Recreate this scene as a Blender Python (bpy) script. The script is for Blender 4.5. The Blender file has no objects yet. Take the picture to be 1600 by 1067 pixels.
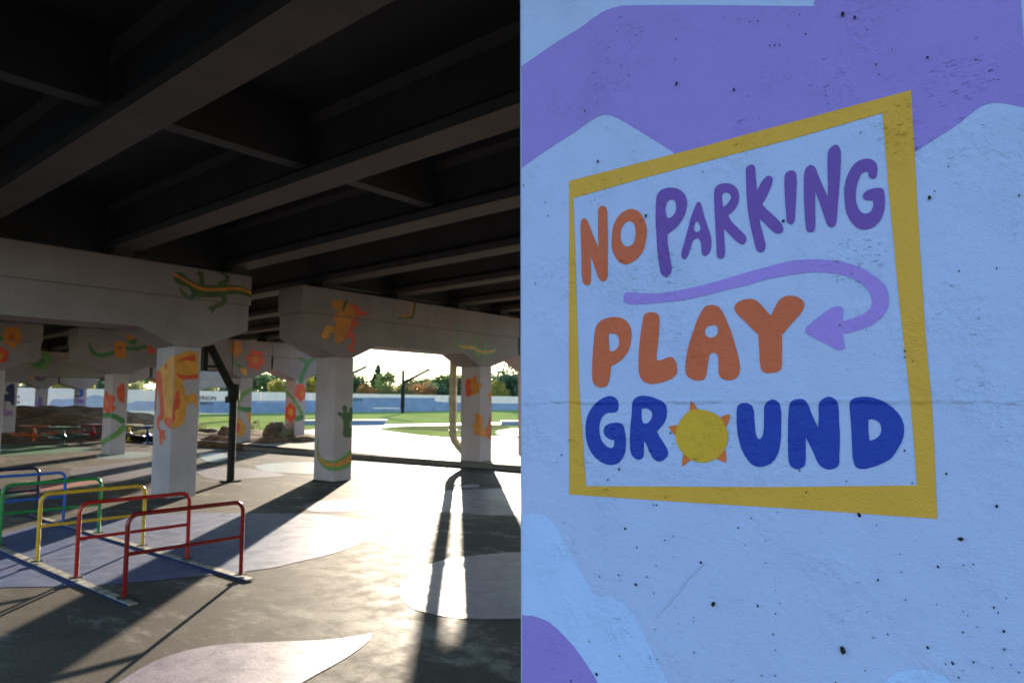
import bpy, bmesh, math, random
from mathutils import Vector, Matrix
from mathutils.geometry import tessellate_polygon
random.seed(7)
SC = bpy.context.scene
COL = SC.collection
R = math.radians

# ---------------------------------------------------------------- camera
F = 1080.0; YAW = R(39.3); PIT = R(5.3); EYE = 1.6
fw = Vector((math.cos(YAW)*math.cos(PIT), math.sin(YAW)*math.cos(PIT), math.sin(PIT)))
rt = Vector((math.sin(YAW), -math.cos(YAW), 0)); upv = rt.cross(fw)
CAM = Vector((0, 0, EYE))
cd = bpy.data.cameras.new('camera'); cam = bpy.data.objects.new('camera', cd); COL.objects.link(cam)
m = Matrix((rt, upv, -fw)).transposed().to_4x4(); m.translation = CAM
cam.matrix_world = m
cd.sensor_width = 36; cd.lens = 36*F/1600; cd.clip_start = 0.05; cd.clip_end = 3000
cd.dof.use_dof = True; cd.dof.focus_distance = 1.05; cd.dof.aperture_fstop = 11
SC.camera = cam

# ---------------------------------------------------------------- light
SUN_EL = R(10.7); SUN_AZ = R(43.5)
w = bpy.data.worlds.new('World'); SC.world = w; w.use_nodes = True
nt = w.node_tree; bg = nt.nodes['Background']
sky = nt.nodes.new('ShaderNodeTexSky'); sky.sky_type = 'NISHITA'; sky.sun_disc = False
sky.sun_elevation = SUN_EL; sky.sun_rotation = R(90)-SUN_AZ
sky.air_density = 1.0; sky.dust_density = 0.1; sky.ozone_density = 2.0
nt.links.new(sky.outputs[0], bg.inputs[0]); bg.inputs[1].default_value = 0.15
sd = bpy.data.lights.new('sun', 'SUN'); sd.energy = 5.0; sd.angle = R(0.55); sd.color = (1, .86, .68)
sun = bpy.data.objects.new('sun', sd); COL.objects.link(sun)
sdir = Vector((math.cos(SUN_AZ)*math.cos(SUN_EL), math.sin(SUN_AZ)*math.cos(SUN_EL), math.sin(SUN_EL)))
sun.rotation_euler = sdir.to_track_quat('Z', 'Y').to_euler(); sun.location = (0, 0, 40)
SC.view_settings.view_transform = 'Standard'; SC.view_settings.look = 'None'
SC.view_settings.exposure = 1.75; SC.view_settings.gamma = 1; SC.view_settings.use_curve_mapping = False
SC.render.engine = 'CYCLES'; SC.cycles.use_denoising = True
SC.cycles.max_bounces = 8; SC.cycles.diffuse_bounces = 5; SC.cycles.sample_clamp_indirect = 6

# ---------------------------------------------------------------- helpers
def tag(o, label=None, cat=None, group=None, kind=None):
    if label: o['label'] = label
    if cat: o['category'] = cat
    if group: o['group'] = group
    if kind: o['kind'] = kind
    return o
def empty(name, loc, rz=0):
    o = bpy.data.objects.new(name, None); COL.objects.link(o); o.location = loc
    o.rotation_euler = (0, 0, rz); o.empty_display_size = .2; return o
def link(name, me, mat, parent=None, loc=None):
    if mat and not me.materials: me.materials.append(mat)
    o = bpy.data.objects.new(name, me); COL.objects.link(o)
    if parent: o.parent = parent
    if loc is not None: o.location = loc
    return o
def org(parent):
    # world position of a parent that is only translated
    v = Vector((0, 0, 0))
    while parent: v = v+Vector(parent.location); parent = parent.parent
    return v
class MB:
    """collects faces in world coordinates"""
    def __init__(s): s.v = []; s.f = []; s.smooth = False
    def add(s, vs, fs):
        n = len(s.v); s.v += [tuple(a) for a in vs]; s.f += [tuple(i+n for i in f) for f in fs]
    def box(s, x0, x1, y0, y1, z0, z1):
        s.add([(x0,y0,z0),(x1,y0,z0),(x1,y1,z0),(x0,y1,z0),(x0,y0,z1),(x1,y0,z1),(x1,y1,z1),(x0,y1,z1)],
              [(0,3,2,1),(4,5,6,7),(0,1,5,4),(1,2,6,5),(2,3,7,6),(3,0,4,7)])
    def prism(s, poly, a, b, axis='Y'):
        """poly: list of 2D points; extruded from a to b along axis"""
        def P(p, t):
            return {'Y': (p[0], t, p[1]), 'X': (t, p[0], p[1]), 'Z': (p[0], p[1], t)}[axis]
        n = len(poly)
        tris = tessellate_polygon([[Vector((p[0], p[1], 0)) for p in poly]])
        vs = [P(p, a) for p in poly]+[P(p, b) for p in poly]
        fs = [tuple(t) for t in tris]+[tuple(i+n for i in reversed(t)) for t in tris]
        fs += [(i, (i+1) % n, (i+1) % n+n, i+n) for i in range(n)]
        s.add(vs, fs)
    def tube(s, pts, r, n=10, cap=True):
        pts = [Vector(p) for p in pts]; rings = []
        rr = r if isinstance(r, (list, tuple)) else [r]*len(pts)
        prev = None
        for i, p in enumerate(pts):
            d = (pts[min(i+1, len(pts)-1)]-pts[max(i-1, 0)]).normalized()
            if prev is None:
                a = Vector((0, 0, 1)) if abs(d.z) < .9 else Vector((1, 0, 0))
                u = d.cross(a).normalized()
            else:
                u = (prev-d*prev.dot(d)).normalized()
            prev = u; v = d.cross(u)
            rings.append([p+(u*math.cos(2*math.pi*k/n)+v*math.sin(2*math.pi*k/n))*rr[i] for k in range(n)])
        vs = [q for g in rings for q in g]; fs = []
        for i in range(len(pts)-1):
            for k in range(n):
                fs.append((i*n+k, i*n+(k+1) % n, (i+1)*n+(k+1) % n, (i+1)*n+k))
        if cap: fs += [tuple(reversed(range(n))), tuple((len(pts)-1)*n+k for k in range(n))]
        s.add(vs, fs)
    def mesh(s, name, off=Vector((0, 0, 0)), smooth=False, bevel=0, seg=1):
        me = bpy.data.meshes.new(name)
        me.from_pydata([tuple(Vector(v)-off) for v in s.v], [], s.f)
        bm = bmesh.new(); bm.from_mesh(me)
        bmesh.ops.recalc_face_normals(bm, faces=bm.faces)
        if bevel:
            ed = [e for e in bm.edges if len(e.link_faces) == 2 and e.calc_face_angle(0) > .35]
            bmesh.ops.bevel(bm, geom=ed, offset=bevel, segments=seg, affect='EDGES', profile=.5)
        bm.to_mesh(me); bm.free()
        if smooth:
            for p in me.polygons: p.use_smooth = True
            me.set_sharp_from_angle(angle=R(40))
        return me
    def build(s, name, mat, parent=None, bevel=0, smooth=False, seg=1):
        return link(name, s.mesh(name, org(parent), smooth, bevel, seg), mat, parent)

# where a line of sight meets a plane of the place
def ray(x, y): return fw+rt*((x-800)/F)-upv*((y-533.5)/F)
def on_z(x, y, z=0.0): d = ray(x, y); return CAM+d*((z-EYE)/d.z)
def on_x(x, y, X): d = ray(x, y); return CAM+d*(X/d.x)
def on_y(x, y, Y): d = ray(x, y); return CAM+d*(Y/d.y)
def on_d(x, y, D): return CAM+ray(x, y)*D      # at depth D

def smooth_loop(pts, n=5):
    """Catmull-Rom through points; a third value marks a corner"""
    P = [(p[0], p[1]) for p in pts]; S = [len(p) > 2 for p in pts]; N = len(P); out = []
    for i in range(N):
        p0, p1, p2, p3 = P[i-1], P[i], P[(i+1) % N], P[(i+2) % N]
        if S[i] and S[(i+1) % N]: out.append(p1); continue
        if S[i]: p0 = p1
        if S[(i+1) % N]: p3 = p2
        for k in range(n):
            t = k/n; t2 = t*t; t3 = t2*t
            out.append(tuple(.5*((2*p1[j])+(-p0[j]+p2[j])*t+(2*p0[j]-5*p1[j]+4*p2[j]-p3[j])*t2+(-p0[j]+3*p1[j]-3*p2[j]+p3[j])*t3) for j in (0, 1)))
    return out
def clip(poly, ax, lim, keep_less):
    out = []
    for i in range(len(poly)):
        a, b = poly[i-1], poly[i]
        ia = (a[ax] <= lim) == keep_less; ib = (b[ax] <= lim) == keep_less
        if ia != ib:
            t = (lim-a[ax])/(b[ax]-a[ax]); out.append(a+(b-a)*t)
        if ib: out.append(b)
    return out
def decal(name, loops, org_, planes, mat, parent, n=5):
    """flat paint: outlines read off the photograph, laid on the real wall faces.
    planes: (axis, value, lift, (min,max) of the other horizontal axis, (zmin,zmax))"""
    x0, y0, s = org_
    L = [smooth_loop(l, n) for l in loops]
    mb = MB()
    for (ax, val, lift, rng, zr) in planes:
        fn = {'X': on_x, 'Y': on_y, 'Z': on_z}[ax]
        pv = val+lift
        W = [[fn(x0+p[0]/s, y0+p[1]/s, val) for p in l] for l in L]
        for l in W:
            for p in l: p[{'X': 0, 'Y': 1, 'Z': 2}[ax]] = pv
        if ax == 'X': flat = [[Vector((p.y, p.z, 0)) for p in l] for l in W]; ra = 1
        elif ax == 'Y': flat = [[Vector((p.x, p.z, 0)) for p in l] for l in W]; ra = 0
        else: flat = [[Vector((p.x, p.y, 0)) for p in l] for l in W]; ra = 0
        tris = tessellate_polygon(flat); allp = [p for l in W for p in l]
        for t in tris:
            poly = [allp[i] for i in t]
            if rng:
                poly = clip(poly, ra, rng[0], False)
                if poly: poly = clip(poly, ra, rng[1], True)
            if zr and poly:
                poly = clip(poly, 2 if ax != 'Z' else 1, zr[0], False)
                if poly: poly = clip(poly, 2 if ax != 'Z' else 1, zr[1], True)
            if len(poly) >= 3: mb.add(poly, [tuple(range(len(poly)))])
    if not mb.f: return None
    me = bpy.data.meshes.new(name); off = org(parent)
    me.from_pydata([tuple(Vector(v)-off) for v in mb.v], [], mb.f)
    bm = bmesh.new(); bm.from_mesh(me); bmesh.ops.remove_doubles(bm, verts=bm.verts, dist=1e-5)
    for f in bm.faces:
        c = f.calc_center_median()+off
        if f.normal.dot(CAM-c) < 0: f.normal_flip()
    bm.to_mesh(me); bm.free()
    return link(name, me, mat, parent)

# ---------------------------------------------------------------- materials
def newmat(name):
    m = bpy.data.materials.new(name); m.use_nodes = True
    return m, m.node_tree, m.node_tree.nodes['Principled BSDF']
def N(t, typ, **k):
    n = t.nodes.new(typ)
    for a, b in k.items(): setattr(n, a, b)
    return n
def val(t, sock, v):
    if hasattr(v, 'links'): t.links.new(v, sock)
    else: sock.default_value = v
def math_(t, op, a, b=None, c=None, clamp=False):
    n = N(t, 'ShaderNodeMath', operation=op, use_clamp=clamp)
    for i, q in enumerate((a, b, c)):
        if q is not None: val(t, n.inputs[i], q)
    return n.outputs[0]
def noise(t, vec, scale, detail=3, rough=.5):
    n = N(t, 'ShaderNodeTexNoise'); t.links.new(vec, n.inputs['Vector'])
    n.inputs['Scale'].default_value = scale; n.inputs['Detail'].default_value = detail; n.inputs['Roughness'].default_value = rough
    return n.outputs['Fac']
def ramp(t, fac, a, b, lo=0., hi=1.):
    n = N(t, 'ShaderNodeMapRange'); t.links.new(fac, n.inputs[0]); n.interpolation_type = 'SMOOTHSTEP'
    for i, v in enumerate((a, b, lo, hi)): n.inputs[i+1].default_value = v
    return n.outputs[0]
def mixc(t, fac, a, b, blend='MIX'):
    n = N(t, 'ShaderNodeMix', data_type='RGBA', blend_type=blend)
    val(t, n.inputs[0], fac); val(t, n.inputs[6], a); val(t, n.inputs[7], b)
    return n.outputs[2]
def c4(c): return (c[0], c[1], c[2], 1)
def pos(t): return N(t, 'ShaderNodeNewGeometry').outputs['Position']
def simple(name, col, rough=.6, var=.15, scale=6., bump=.0, bscale=60., metal=0., spec=.5, col2=None):
    m, t, b = newmat(name); p = pos(t)
    f = noise(t, p, scale, 5, .6)
    c2 = col2 or tuple(max(0, x*(1-var*2)) for x in col)
    t.links.new(mixc(t, ramp(t, f, .35, .65), c4(c2), c4(col)), b.inputs['Base Color'])
    b.inputs['Roughness'].default_value = rough; b.inputs['Metallic'].default_value = metal
    b.inputs['Specular IOR Level'].default_value = spec
    if bump:
        bn = N(t, 'ShaderNodeBump'); bn.inputs['Strength'].default_value = bump; bn.inputs['Distance'].default_value = .01
        t.links.new(noise(t, p, bscale, 4), bn.inputs['Height']); t.links.new(bn.outputs[0], b.inputs['Normal'])
    return m

# cast and painted concrete of the near column: relief shared by wall and paint
def relief_group():
    g = bpy.data.node_groups.new('cast_relief', 'ShaderNodeTree')
    g.interface.new_socket('Height', in_out='OUTPUT', socket_type='NodeSocketFloat')
    g.interface.new_socket('Pock', in_out='OUTPUT', socket_type='NodeSocketFloat')
    o = N(g, 'NodeGroupOutput'); p = pos(g)
    xyz = N(g, 'ShaderNodeSeparateXYZ'); g.links.new(p, xyz.inputs[0]); z = xyz.outputs[2]; y = xyz.outputs[1]
    fine = noise(g, p, 420, 3, .6)
    mid = noise(g, p, 95, 4, .6)
    broad = noise(g, p, 9, 3, .5)
    patch = ramp(g, noise(g, p, 7.5, 3, .55), .47, .66)
    # horizontal trowel scratches
    mp = N(g, 'ShaderNodeMapping'); mp.inputs['Scale'].default_value = (1, .35, 1.6); g.links.new(p, mp.inputs[0])
    scr = noise(g, mp.outputs[0], 150, 4, .7)
    chips = ramp(g, scr, .64, .74)
    chips = math_(g, 'MULTIPLY', chips, patch)
    # weathered, pocked areas seen on the wall, and a filled diagonal scrape
    pocks = None
    for (cx_, cy_, rad) in ((955, 118, .065), (930, 300, .045), (1335, 410, .05), (1500, 120, .05), (1040, 420, .05), (1400, 200, .035), (990, 60, .03)):
        q = on_x(cx_, cy_, .94)
        vd = N(g, 'ShaderNodeVectorMath', operation='DISTANCE'); g.links.new(p, vd.inputs[0]); vd.inputs[1].default_value = q
        k_ = ramp(g, math_(g, 'ADD', vd.outputs['Value'], math_(g, 'MULTIPLY', math_(g, 'SUBTRACT', noise(g, p, 22, 3), .5), .05)), rad*.35, rad, 1, 0)
        pocks = k_ if pocks is None else math_(g, 'MAXIMUM', pocks, k_)
    pk = math_(g, 'MULTIPLY', ramp(g, noise(g, mp.outputs[0], 230, 6, .8), .57, .72), math_(g, 'MULTIPLY', pocks, .5))
    chips = math_(g, 'MAXIMUM', chips, pk)
    a_, b_ = on_x(1105, 870, .94), on_x(1018, 972, .94); dd = (b_-a_).normalized(); nn_ = Vector((0, -dd.z, dd.y))
    vs_ = N(g, 'ShaderNodeVectorMath', operation='SUBTRACT'); g.links.new(p, vs_.inputs[0]); vs_.inputs[1].default_value = a_
    def dot_(v):
        n_ = N(g, 'ShaderNodeVectorMath', operation='DOT_PRODUCT'); g.links.new(vs_.outputs[0], n_.inputs[0]); n_.inputs[1].default_value = v; return n_.outputs['Value']
    across = math_(g, 'ABSOLUTE', math_(g, 'ADD', dot_(nn_), math_(g, 'MULTIPLY', math_(g, 'SUBTRACT', noise(g, p, 35, 3), .5), .008)))
    along = dot_(dd); L__ = (b_-a_).length
    scrape = math_(g, 'MULTIPLY', ramp(g, across, .0, .004, 1, 0), math_(g, 'MULTIPLY', ramp(g, along, 0, .02), ramp(g, along, L__-.02, L__, 1, 0)))
    # tiny air holes
    vo = N(g, 'ShaderNodeTexVoronoi'); vo.inputs['Scale'].default_value = 55; vo.inputs['Randomness'].default_value = 1
    g.links.new(p, vo.inputs['Vector'])
    hole = ramp(g, vo.outputs['Distance'], .02, .09, 1, 0)
    sep = N(g, 'ShaderNodeSeparateColor'); g.links.new(vo.outputs['Color'], sep.inputs[0])
    hole = math_(g, 'MULTIPLY', hole, ramp(g, sep.outputs[0], .80, .84))
    # cold joint: the pour above stands a little proud, with a ragged lip
    wob = math_(g, 'MULTIPLY', math_(g, 'SUBTRACT', noise(g, p, 14, 4, .6), .5), .010)
    zz = math_(g, 'ADD', z, wob)
    step = ramp(g, zz, 1.600, 1.608)
    lip = math_(g, 'MULTIPLY', ramp(g, math_(g, 'ABSOLUTE', math_(g, 'SUBTRACT', zz, 1.6055)), .0, .0055, 1, 0), ramp(g, noise(g, p, 30, 3), .35, .7))
    fl = math_(g, 'ADD', y, math_(g, 'MULTIPLY', wob, .25))
    form = math_(g, 'MULTIPLY', ramp(g, math_(g, 'ABSOLUTE', math_(g, 'SUBTRACT', fl, .452)), .0, .0022, 1, 0), ramp(g, z, 1.78, 1.95))
    form2 = math_(g, 'MULTIPLY', ramp(g, math_(g, 'ABSOLUTE', math_(g, 'SUBTRACT', fl, .322)), .0, .0022, 1, 0), .7)
    h = math_(g, 'MULTIPLY', fine, .34)
    h = math_(g, 'ADD', h, math_(g, 'MULTIPLY', mid, math_(g, 'ADD', math_(g, 'MULTIPLY', patch, 1.0), .45)))
    h = math_(g, 'ADD', h, math_(g, 'MULTIPLY', broad, .9))
    h = math_(g, 'SUBTRACT', h, math_(g, 'MULTIPLY', chips, .95))
    h = math_(g, 'SUBTRACT', h, math_(g, 'MULTIPLY', hole, 1.2))
    h = math_(g, 'ADD', h, math_(g, 'MULTIPLY', scrape, .6))
    h = math_(g, 'ADD', h, math_(g, 'MULTIPLY', step, .35))
    h = math_(g, 'ADD', h, math_(g, 'MULTIPLY', lip, .5))
    h = math_(g, 'ADD', h, math_(g, 'MULTIPLY', form, .10))
    h = math_(g, 'ADD', h, math_(g, 'MULTIPLY', form2, .10))
    g.links.new(h, o.inputs[0]); g.links.new(math_(g, 'MAXIMUM', hole, math_(g, 'MULTIPLY', chips, .16)), o.inputs[1])
    return g
RG = relief_group()
def wallpaint(name, col, rough=.5, wear=.045):
    m, t, b = newmat(name); g = N(t, 'ShaderNodeGroup'); g.node_tree = RG; p = pos(t)
    c = mixc(t, ramp(t, noise(t, p, 12, 5, .65), .35, .7), c4(col), c4(tuple(x*(1-wear) for x in col)))
    c = mixc(t, math_(t, 'MULTIPLY', ramp(t, noise(t, p, 60, 5, .7), .55, .8), .07), c, c4(tuple(x*.5 for x in col)))
    c = mixc(t, math_(t, 'MULTIPLY', g.outputs[1], .55), c, c4(tuple(x*.35 for x in col)))
    t.links.new(c, b.inputs['Base Color']); b.inputs['Roughness'].default_value = rough; b.inputs['Specular IOR Level'].default_value = .22
    bn = N(t, 'ShaderNodeBump'); bn.inputs['Strength'].default_value = 1; bn.inputs['Distance'].default_value = .0030
    t.links.new(g.outputs[0], bn.inputs['Height']); t.links.new(bn.outputs[0], b.inputs['Normal'])
    return m
PW = wallpaint('pale_blue_paint', (.43, .52, .84))
PL = wallpaint('light_blue_paint', (.44, .595, .98))
PP = wallpaint('violet_paint', (.30, .22, .66))
PF = wallpaint('mustard_paint', (.70, .38, .05))
PO = wallpaint('orange_paint', (.60, .13, .06))
PV = wallpaint('dark_violet_paint', (.17, .08, .40))
PB = wallpaint('royal_blue_paint', (.015, .05, .40), .4)
PA = wallpaint('arrow_lilac_paint', (.36, .24, .74))
PY = wallpaint('sun_yellow_paint', (.66, .38, .03))
PR = wallpaint('sun_ray_orange_paint', (.72, .17, .04))
PIT_M = simple('void_shadow', (.012, .012, .014), .9, .1)

# bridge concrete
def concrete(name, col, stain=.35, rough=.75, spec=.25):
    m, t, b = newmat(name); p = pos(t)
    mp = N(t, 'ShaderNodeMapping'); mp.inputs['Scale'].default_value = (1, 1, .25); t.links.new(p, mp.inputs[0])
    streak = noise(t, mp.outputs[0], 3.2, 6, .65)
    c = mixc(t, ramp(t, noise(t, p, 1.1, 6, .6), .3, .7), c4(col), c4(tuple(x*.82 for x in col)))
    c = mixc(t, math_(t, 'MULTIPLY', ramp(t, streak, .5, .78), stain), c, c4(tuple(x*.55 for x in col)))
    t.links.new(c, b.inputs['Base Color']); b.inputs['Roughness'].default_value = rough; b.inputs['Specular IOR Level'].default_value = spec
    bn = N(t, 'ShaderNodeBump'); bn.inputs['Strength'].default_value = .5; bn.inputs['Distance'].default_value = .006
    t.links.new(noise(t, p, 35, 6, .65), bn.inputs['Height']); t.links.new(bn.outputs[0], b.inputs['Normal'])
    return m
M_cap = concrete('shaded_white_beam_paint', (.29, .24, .245), .35)  # same white as the columns, darkened for the shade under the deck
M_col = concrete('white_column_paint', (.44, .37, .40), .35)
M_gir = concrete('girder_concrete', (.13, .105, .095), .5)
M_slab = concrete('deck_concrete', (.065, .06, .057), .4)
M_pad = simple('bearing_rubber', (.05, .05, .05), .8)

def playground_mat(name, col, col2, rough=.42, worn=.5, wcol=(.17, .17, .15), sheen=.5):
    m, t, b = newmat(name); p = pos(t)
    n1 = noise(t, p, .55, 6, .62); n2 = noise(t, p, 5, 6, .7); n3 = noise(t, p, 140, 3, .6)
    c = mixc(t, ramp(t, n1, .35, .65), c4(col), c4(col2))
    mp = N(t, 'ShaderNodeMapping'); mp.inputs['Rotation'].default_value = (0, 0, R(35)); mp.inputs['Scale'].default_value = (1, .35, 1); t.links.new(p, mp.inputs[0])
    wm = math_(t, 'MULTIPLY', ramp(t, noise(t, mp.outputs[0], 1.5, 8, .72), .51, .62), worn)
    wm = math_(t, 'MULTIPLY', wm, ramp(t, n2, .35, .55))
    c = mixc(t, wm, c, c4(wcol))
    c = mixc(t, math_(t, 'MULTIPLY', ramp(t, n3, .35, .7), .38), c, c4(tuple(x*.35 for x in col)))
    n4 = noise(t, p, 48, 4, .75)
    c = mixc(t, math_(t, 'MULTIPLY', ramp(t, n4, .5, .62), .42), c, c4(tuple(x*.4 for x in col)))
    c = mixc(t, math_(t, 'MULTIPLY', ramp(t, n4, .46, .36), .3), c, c4(tuple(min(1, x*2.0) for x in col)))
    stain = ramp(t, noise(t, p, 1.9, 7, .68), .52, .66)
    c = mixc(t, math_(t, 'MULTIPLY', stain, .35), c, c4(tuple(x*.45 for x in col)))
    c = mixc(t, math_(t, 'MULTIPLY', ramp(t, n2, .6, .8), .3), c, c4((.05, .045, .04)))
    t.links.new(c, b.inputs['Base Color'])
    r = math_(t, 'ADD', ramp(t, n2, .3, .7, rough-.07, rough+.1), math_(t, 'MULTIPLY', wm, -.06))
    t.links.new(r, b.inputs['Roughness']); b.inputs['Specular IOR Level'].default_value = sheen
    bn = N(t, 'ShaderNodeBump'); bn.inputs['Strength'].default_value = .55; bn.inputs['Distance'].default_value = .004
    hh = math_(t, 'ADD', math_(t, 'MULTIPLY', n3, .5), math_(t, 'MULTIPLY', noise(t, p, 26, 6, .75), .7))
    t.links.new(hh, bn.inputs['Height']); t.links.new(bn.outputs[0], b.inputs['Normal'])
    return m
G_base = playground_mat('worn_grey_surface', (.145, .122, .098), (.10, .085, .07), .66, .95, (.32, .30, .25), .03)
G_blue = playground_mat('blue_floor_paint', (.085, .115, .24), (.10, .13, .235), .48, .25, (.16, .19, .25), .3)
G_lil = playground_mat('lilac_floor_paint', (.30, .245, .30), (.25, .20, .26), .46, .1, (.2,.18,.2), .35)
G_lil2 = playground_mat('violet_floor_paint', (.14, .11, .15), (.11, .09, .12), .5, .5, (.17,.16,.15), .35)
G_grn = playground_mat('green_floor_paint', (.07, .20, .09), (.06, .16, .08), .45, .2)
G_red = playground_mat('salmon_floor_paint', (.42, .16, .11), (.34, .13, .1), .45, .2)
G_tea = playground_mat('aqua_floor_paint', (.18, .24, .23), (.15, .2, .2), .45, .2)
G_kerb = concrete('kerb_concrete', (.16, .145, .13))
G_plaza = concrete('plaza_concrete', (.38, .32, .25), .25, .75, .08)
G_path = concrete('pale_path_concrete', (.60, .56, .48), .1, .7, .2)
G_soil = simple('bare_soil', (.23, .145, .085), .95, .25, 2.5, .8, 14, spec=.05)
G_grass = simple('mown_grass', (.32, .38, .12), .95, .2, .7, .6, 14, spec=0.0, col2=(.21, .28, .08))
G_dry = simple('dry_grass', (.22, .23, .10), .95, .2, 1.5, .3, 8, spec=0.0)
G_far = simple('far_ground', (.12, .13, .06), .95, .2, .05, spec=0.0)

# ---------------------------------------------------------------- ground
def sheet(name, poly, z, mat, parent=None, kind='structure'):
    mb = MB(); pts = [Vector((p[0], p[1], 0)) for p in poly]
    tr = tessellate_polygon([pts]); mb.add([(p[0], p[1], z if not callable(z) else z(p[0], p[1])) for p in poly], [tuple(t) for t in tr])
    o = mb.build(name, mat, parent)
    for p in o.data.polygons:
        if p.normal.z < 0: p.flip()
    if kind and not parent: tag(o, kind=kind)
    return o
KX = 13.42
ground = sheet('playground_ground', [(-40, -40), (KX, -40), (KX, 17.6), (13.42, 23.0), (40, 46), (40, 75), (-40, 75)], 0, G_base)
D0 = 18.0
ax_ = Vector((math.cos(YAW), math.sin(YAW), 0))
def zt(x, y): return .12+.0101*max(0.0, (x*ax_.x+y*ax_.y)-D0)
def grid_sheet(name, x0, x1, y0, y1, nx, ny, zf, mat, kind='structure', smooth=True):
    mb = MB(); vs = []; fs = []
    for j in range(ny+1):
        for i in range(nx+1):
            x = x0+(x1-x0)*i/nx; y = y0+(y1-y0)*j/ny; vs.append((x, y, zf(x, y)))
    for j in range(ny):
        for i in range(nx):
            a = j*(nx+1)+i; fs.append((a, a+1, a+nx+2, a+nx+1))
    mb.add(vs, fs); o = mb.build(name, mat, None, smooth=False)
    for p in o.data.polygons: p.use_smooth = smooth
    if kind: tag(o, kind=kind)
    return o
# the far country beyond everything, one sheet to the horizon
sheet('far_terrain', [(-900, -900), (900, -900), (900, 900), (-900, 900)], -.35, G_far)
# plaza beyond the kerb, gently rising
plaza = grid_sheet('plaza_pavement', KX+.16, 160, -60, 140, 60, 60, zt, G_plaza)
kerb = tag(empty('kerb', (KX, 8, 0)), kind='structure')
stone = MB(); stone.box(0, .16, 0, 1.19, -.1, .135); stone_me = stone.mesh('kerb_stone', bevel=.012); stone_me.materials.append(G_kerb)
for i in range(38):
    o = link('kerb_stone', stone_me, None, kerb, (0, -30+1.2*i, 0))

def px_poly(pts, zf=0.0):
    out = []
    for q in pts:
        p = on_z(q[0], q[1], .2)
        for _ in range(12):
            z = zf(p.x, p.y) if callable(zf) else zf
            p = on_z(q[0], q[1], z)
        out.append((p.x, p.y))
    return out
def ground_patch(name, px, mat, lift, parent, zf=0.0, n=5, label=None, sub=False):
    L = smooth_loop(px, n); W = px_poly(L, zf)
    return patch_xy(name, W, mat, lift, parent, zf, label)
def patch_xy(name, W, mat, lift, parent, zf=0.0, label=None):
    mb = MB(); tr = tessellate_polygon([[Vector((p[0], p[1], 0)) for p in W]])
    mb.add([(p[0], p[1], (zf(p[0], p[1]) if callable(zf) else zf)+lift) for p in W], [tuple(t) for t in tr])
    o = mb.build(name, mat, parent)
    for p in o.data.polygons:
        if p.normal.z < 0: p.flip()
    if label: o['label'] = label
    return o
L1 = .004
ground_patch('painted_patch', [(150, 1100), (185, 1067), (250, 1030), (330, 1009), (430, 1003), (520, 999), (579, 990, 1), (577, 1000), (540, 1028), (480, 1062), (420, 1100), (300, 1180)], G_lil, L1, ground, label='lilac painted leaf shape')
ground_patch('painted_patch', [(-80, 925), (0, 918), (156, 914), (326, 899), (420, 888), (461, 879), (522, 864), (572, 844), (587, 829), (575, 817), (540, 809), (490, 803), (400, 802), (310, 801), (200, 806), (100, 812), (20, 830), (-60, 860), (-150, 900)], G_blue, L1, ground, label='blue painted shape under the bars')
ground_patch('painted_patch', [(860, 966), (790, 967), (740, 967), (690, 962), (645, 950), (625, 930), (632, 908), (655, 890), (690, 876), (740, 868), (820, 862), (960, 858), (1040, 880), (1020, 940), (950, 966)], G_lil, L1, ground, label='pale lilac painted disc')
ground_patch('painted_patch', [(474, 790), (486, 785), (510, 782), (560, 779), (640, 772), (700, 766), (790, 764), (900, 768), (900, 800), (790, 806), (700, 800), (640, 800), (560, 799), (500, 800), (480, 797)], G_lil2, L1, ground)
ground_patch('painted_patch', [(724, 758), (745, 757), (748, 761), (724, 762)], G_lil, L1*2, ground)
ground_patch('painted_patch', [(400, 728), (470, 722), (600, 728), (640, 738), (600, 744), (500, 741), (425, 737)], G_tea, L1, ground)
ground_patch('painted_patch', [(310, 733), (380, 731), (445, 742), (400, 747), (340, 750), (312, 742)], G_lil2, L1, ground)
ground_patch('painted_patch', [(-30, 700), (30, 694), (100, 698), (150, 702), (90, 708), (10, 712), (-40, 712)], G_grn, L1, ground)
ground_patch('painted_patch', [(-30, 690), (25, 686), (60, 689), (20, 694), (-30, 697)], G_red, L1, ground)
ground_patch('painted_patch', [(20, 762), (60, 754), (110, 750), (160, 752), (120, 760), (60, 768), (10, 775)], G_red, L1, ground)
ground_patch('painted_patch', [(110, 735), (200, 722), (238, 722), (238, 745), (190, 752), (130, 748)], G_lil2, L1, ground)
ground_patch('painted_patch', [(-40, 775), (10, 768), (40, 772), (0, 782), (-60, 792)], G_grn, L1*2, ground)
ground_patch('painted_patch', [(150, 712), (200, 706), (236, 708), (225, 714), (170, 718)], G_tea, L1, ground)
ground_patch('painted_patch', [(310, 712), (345, 707), (358, 716), (330, 722)], G_tea, L1, ground)

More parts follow.
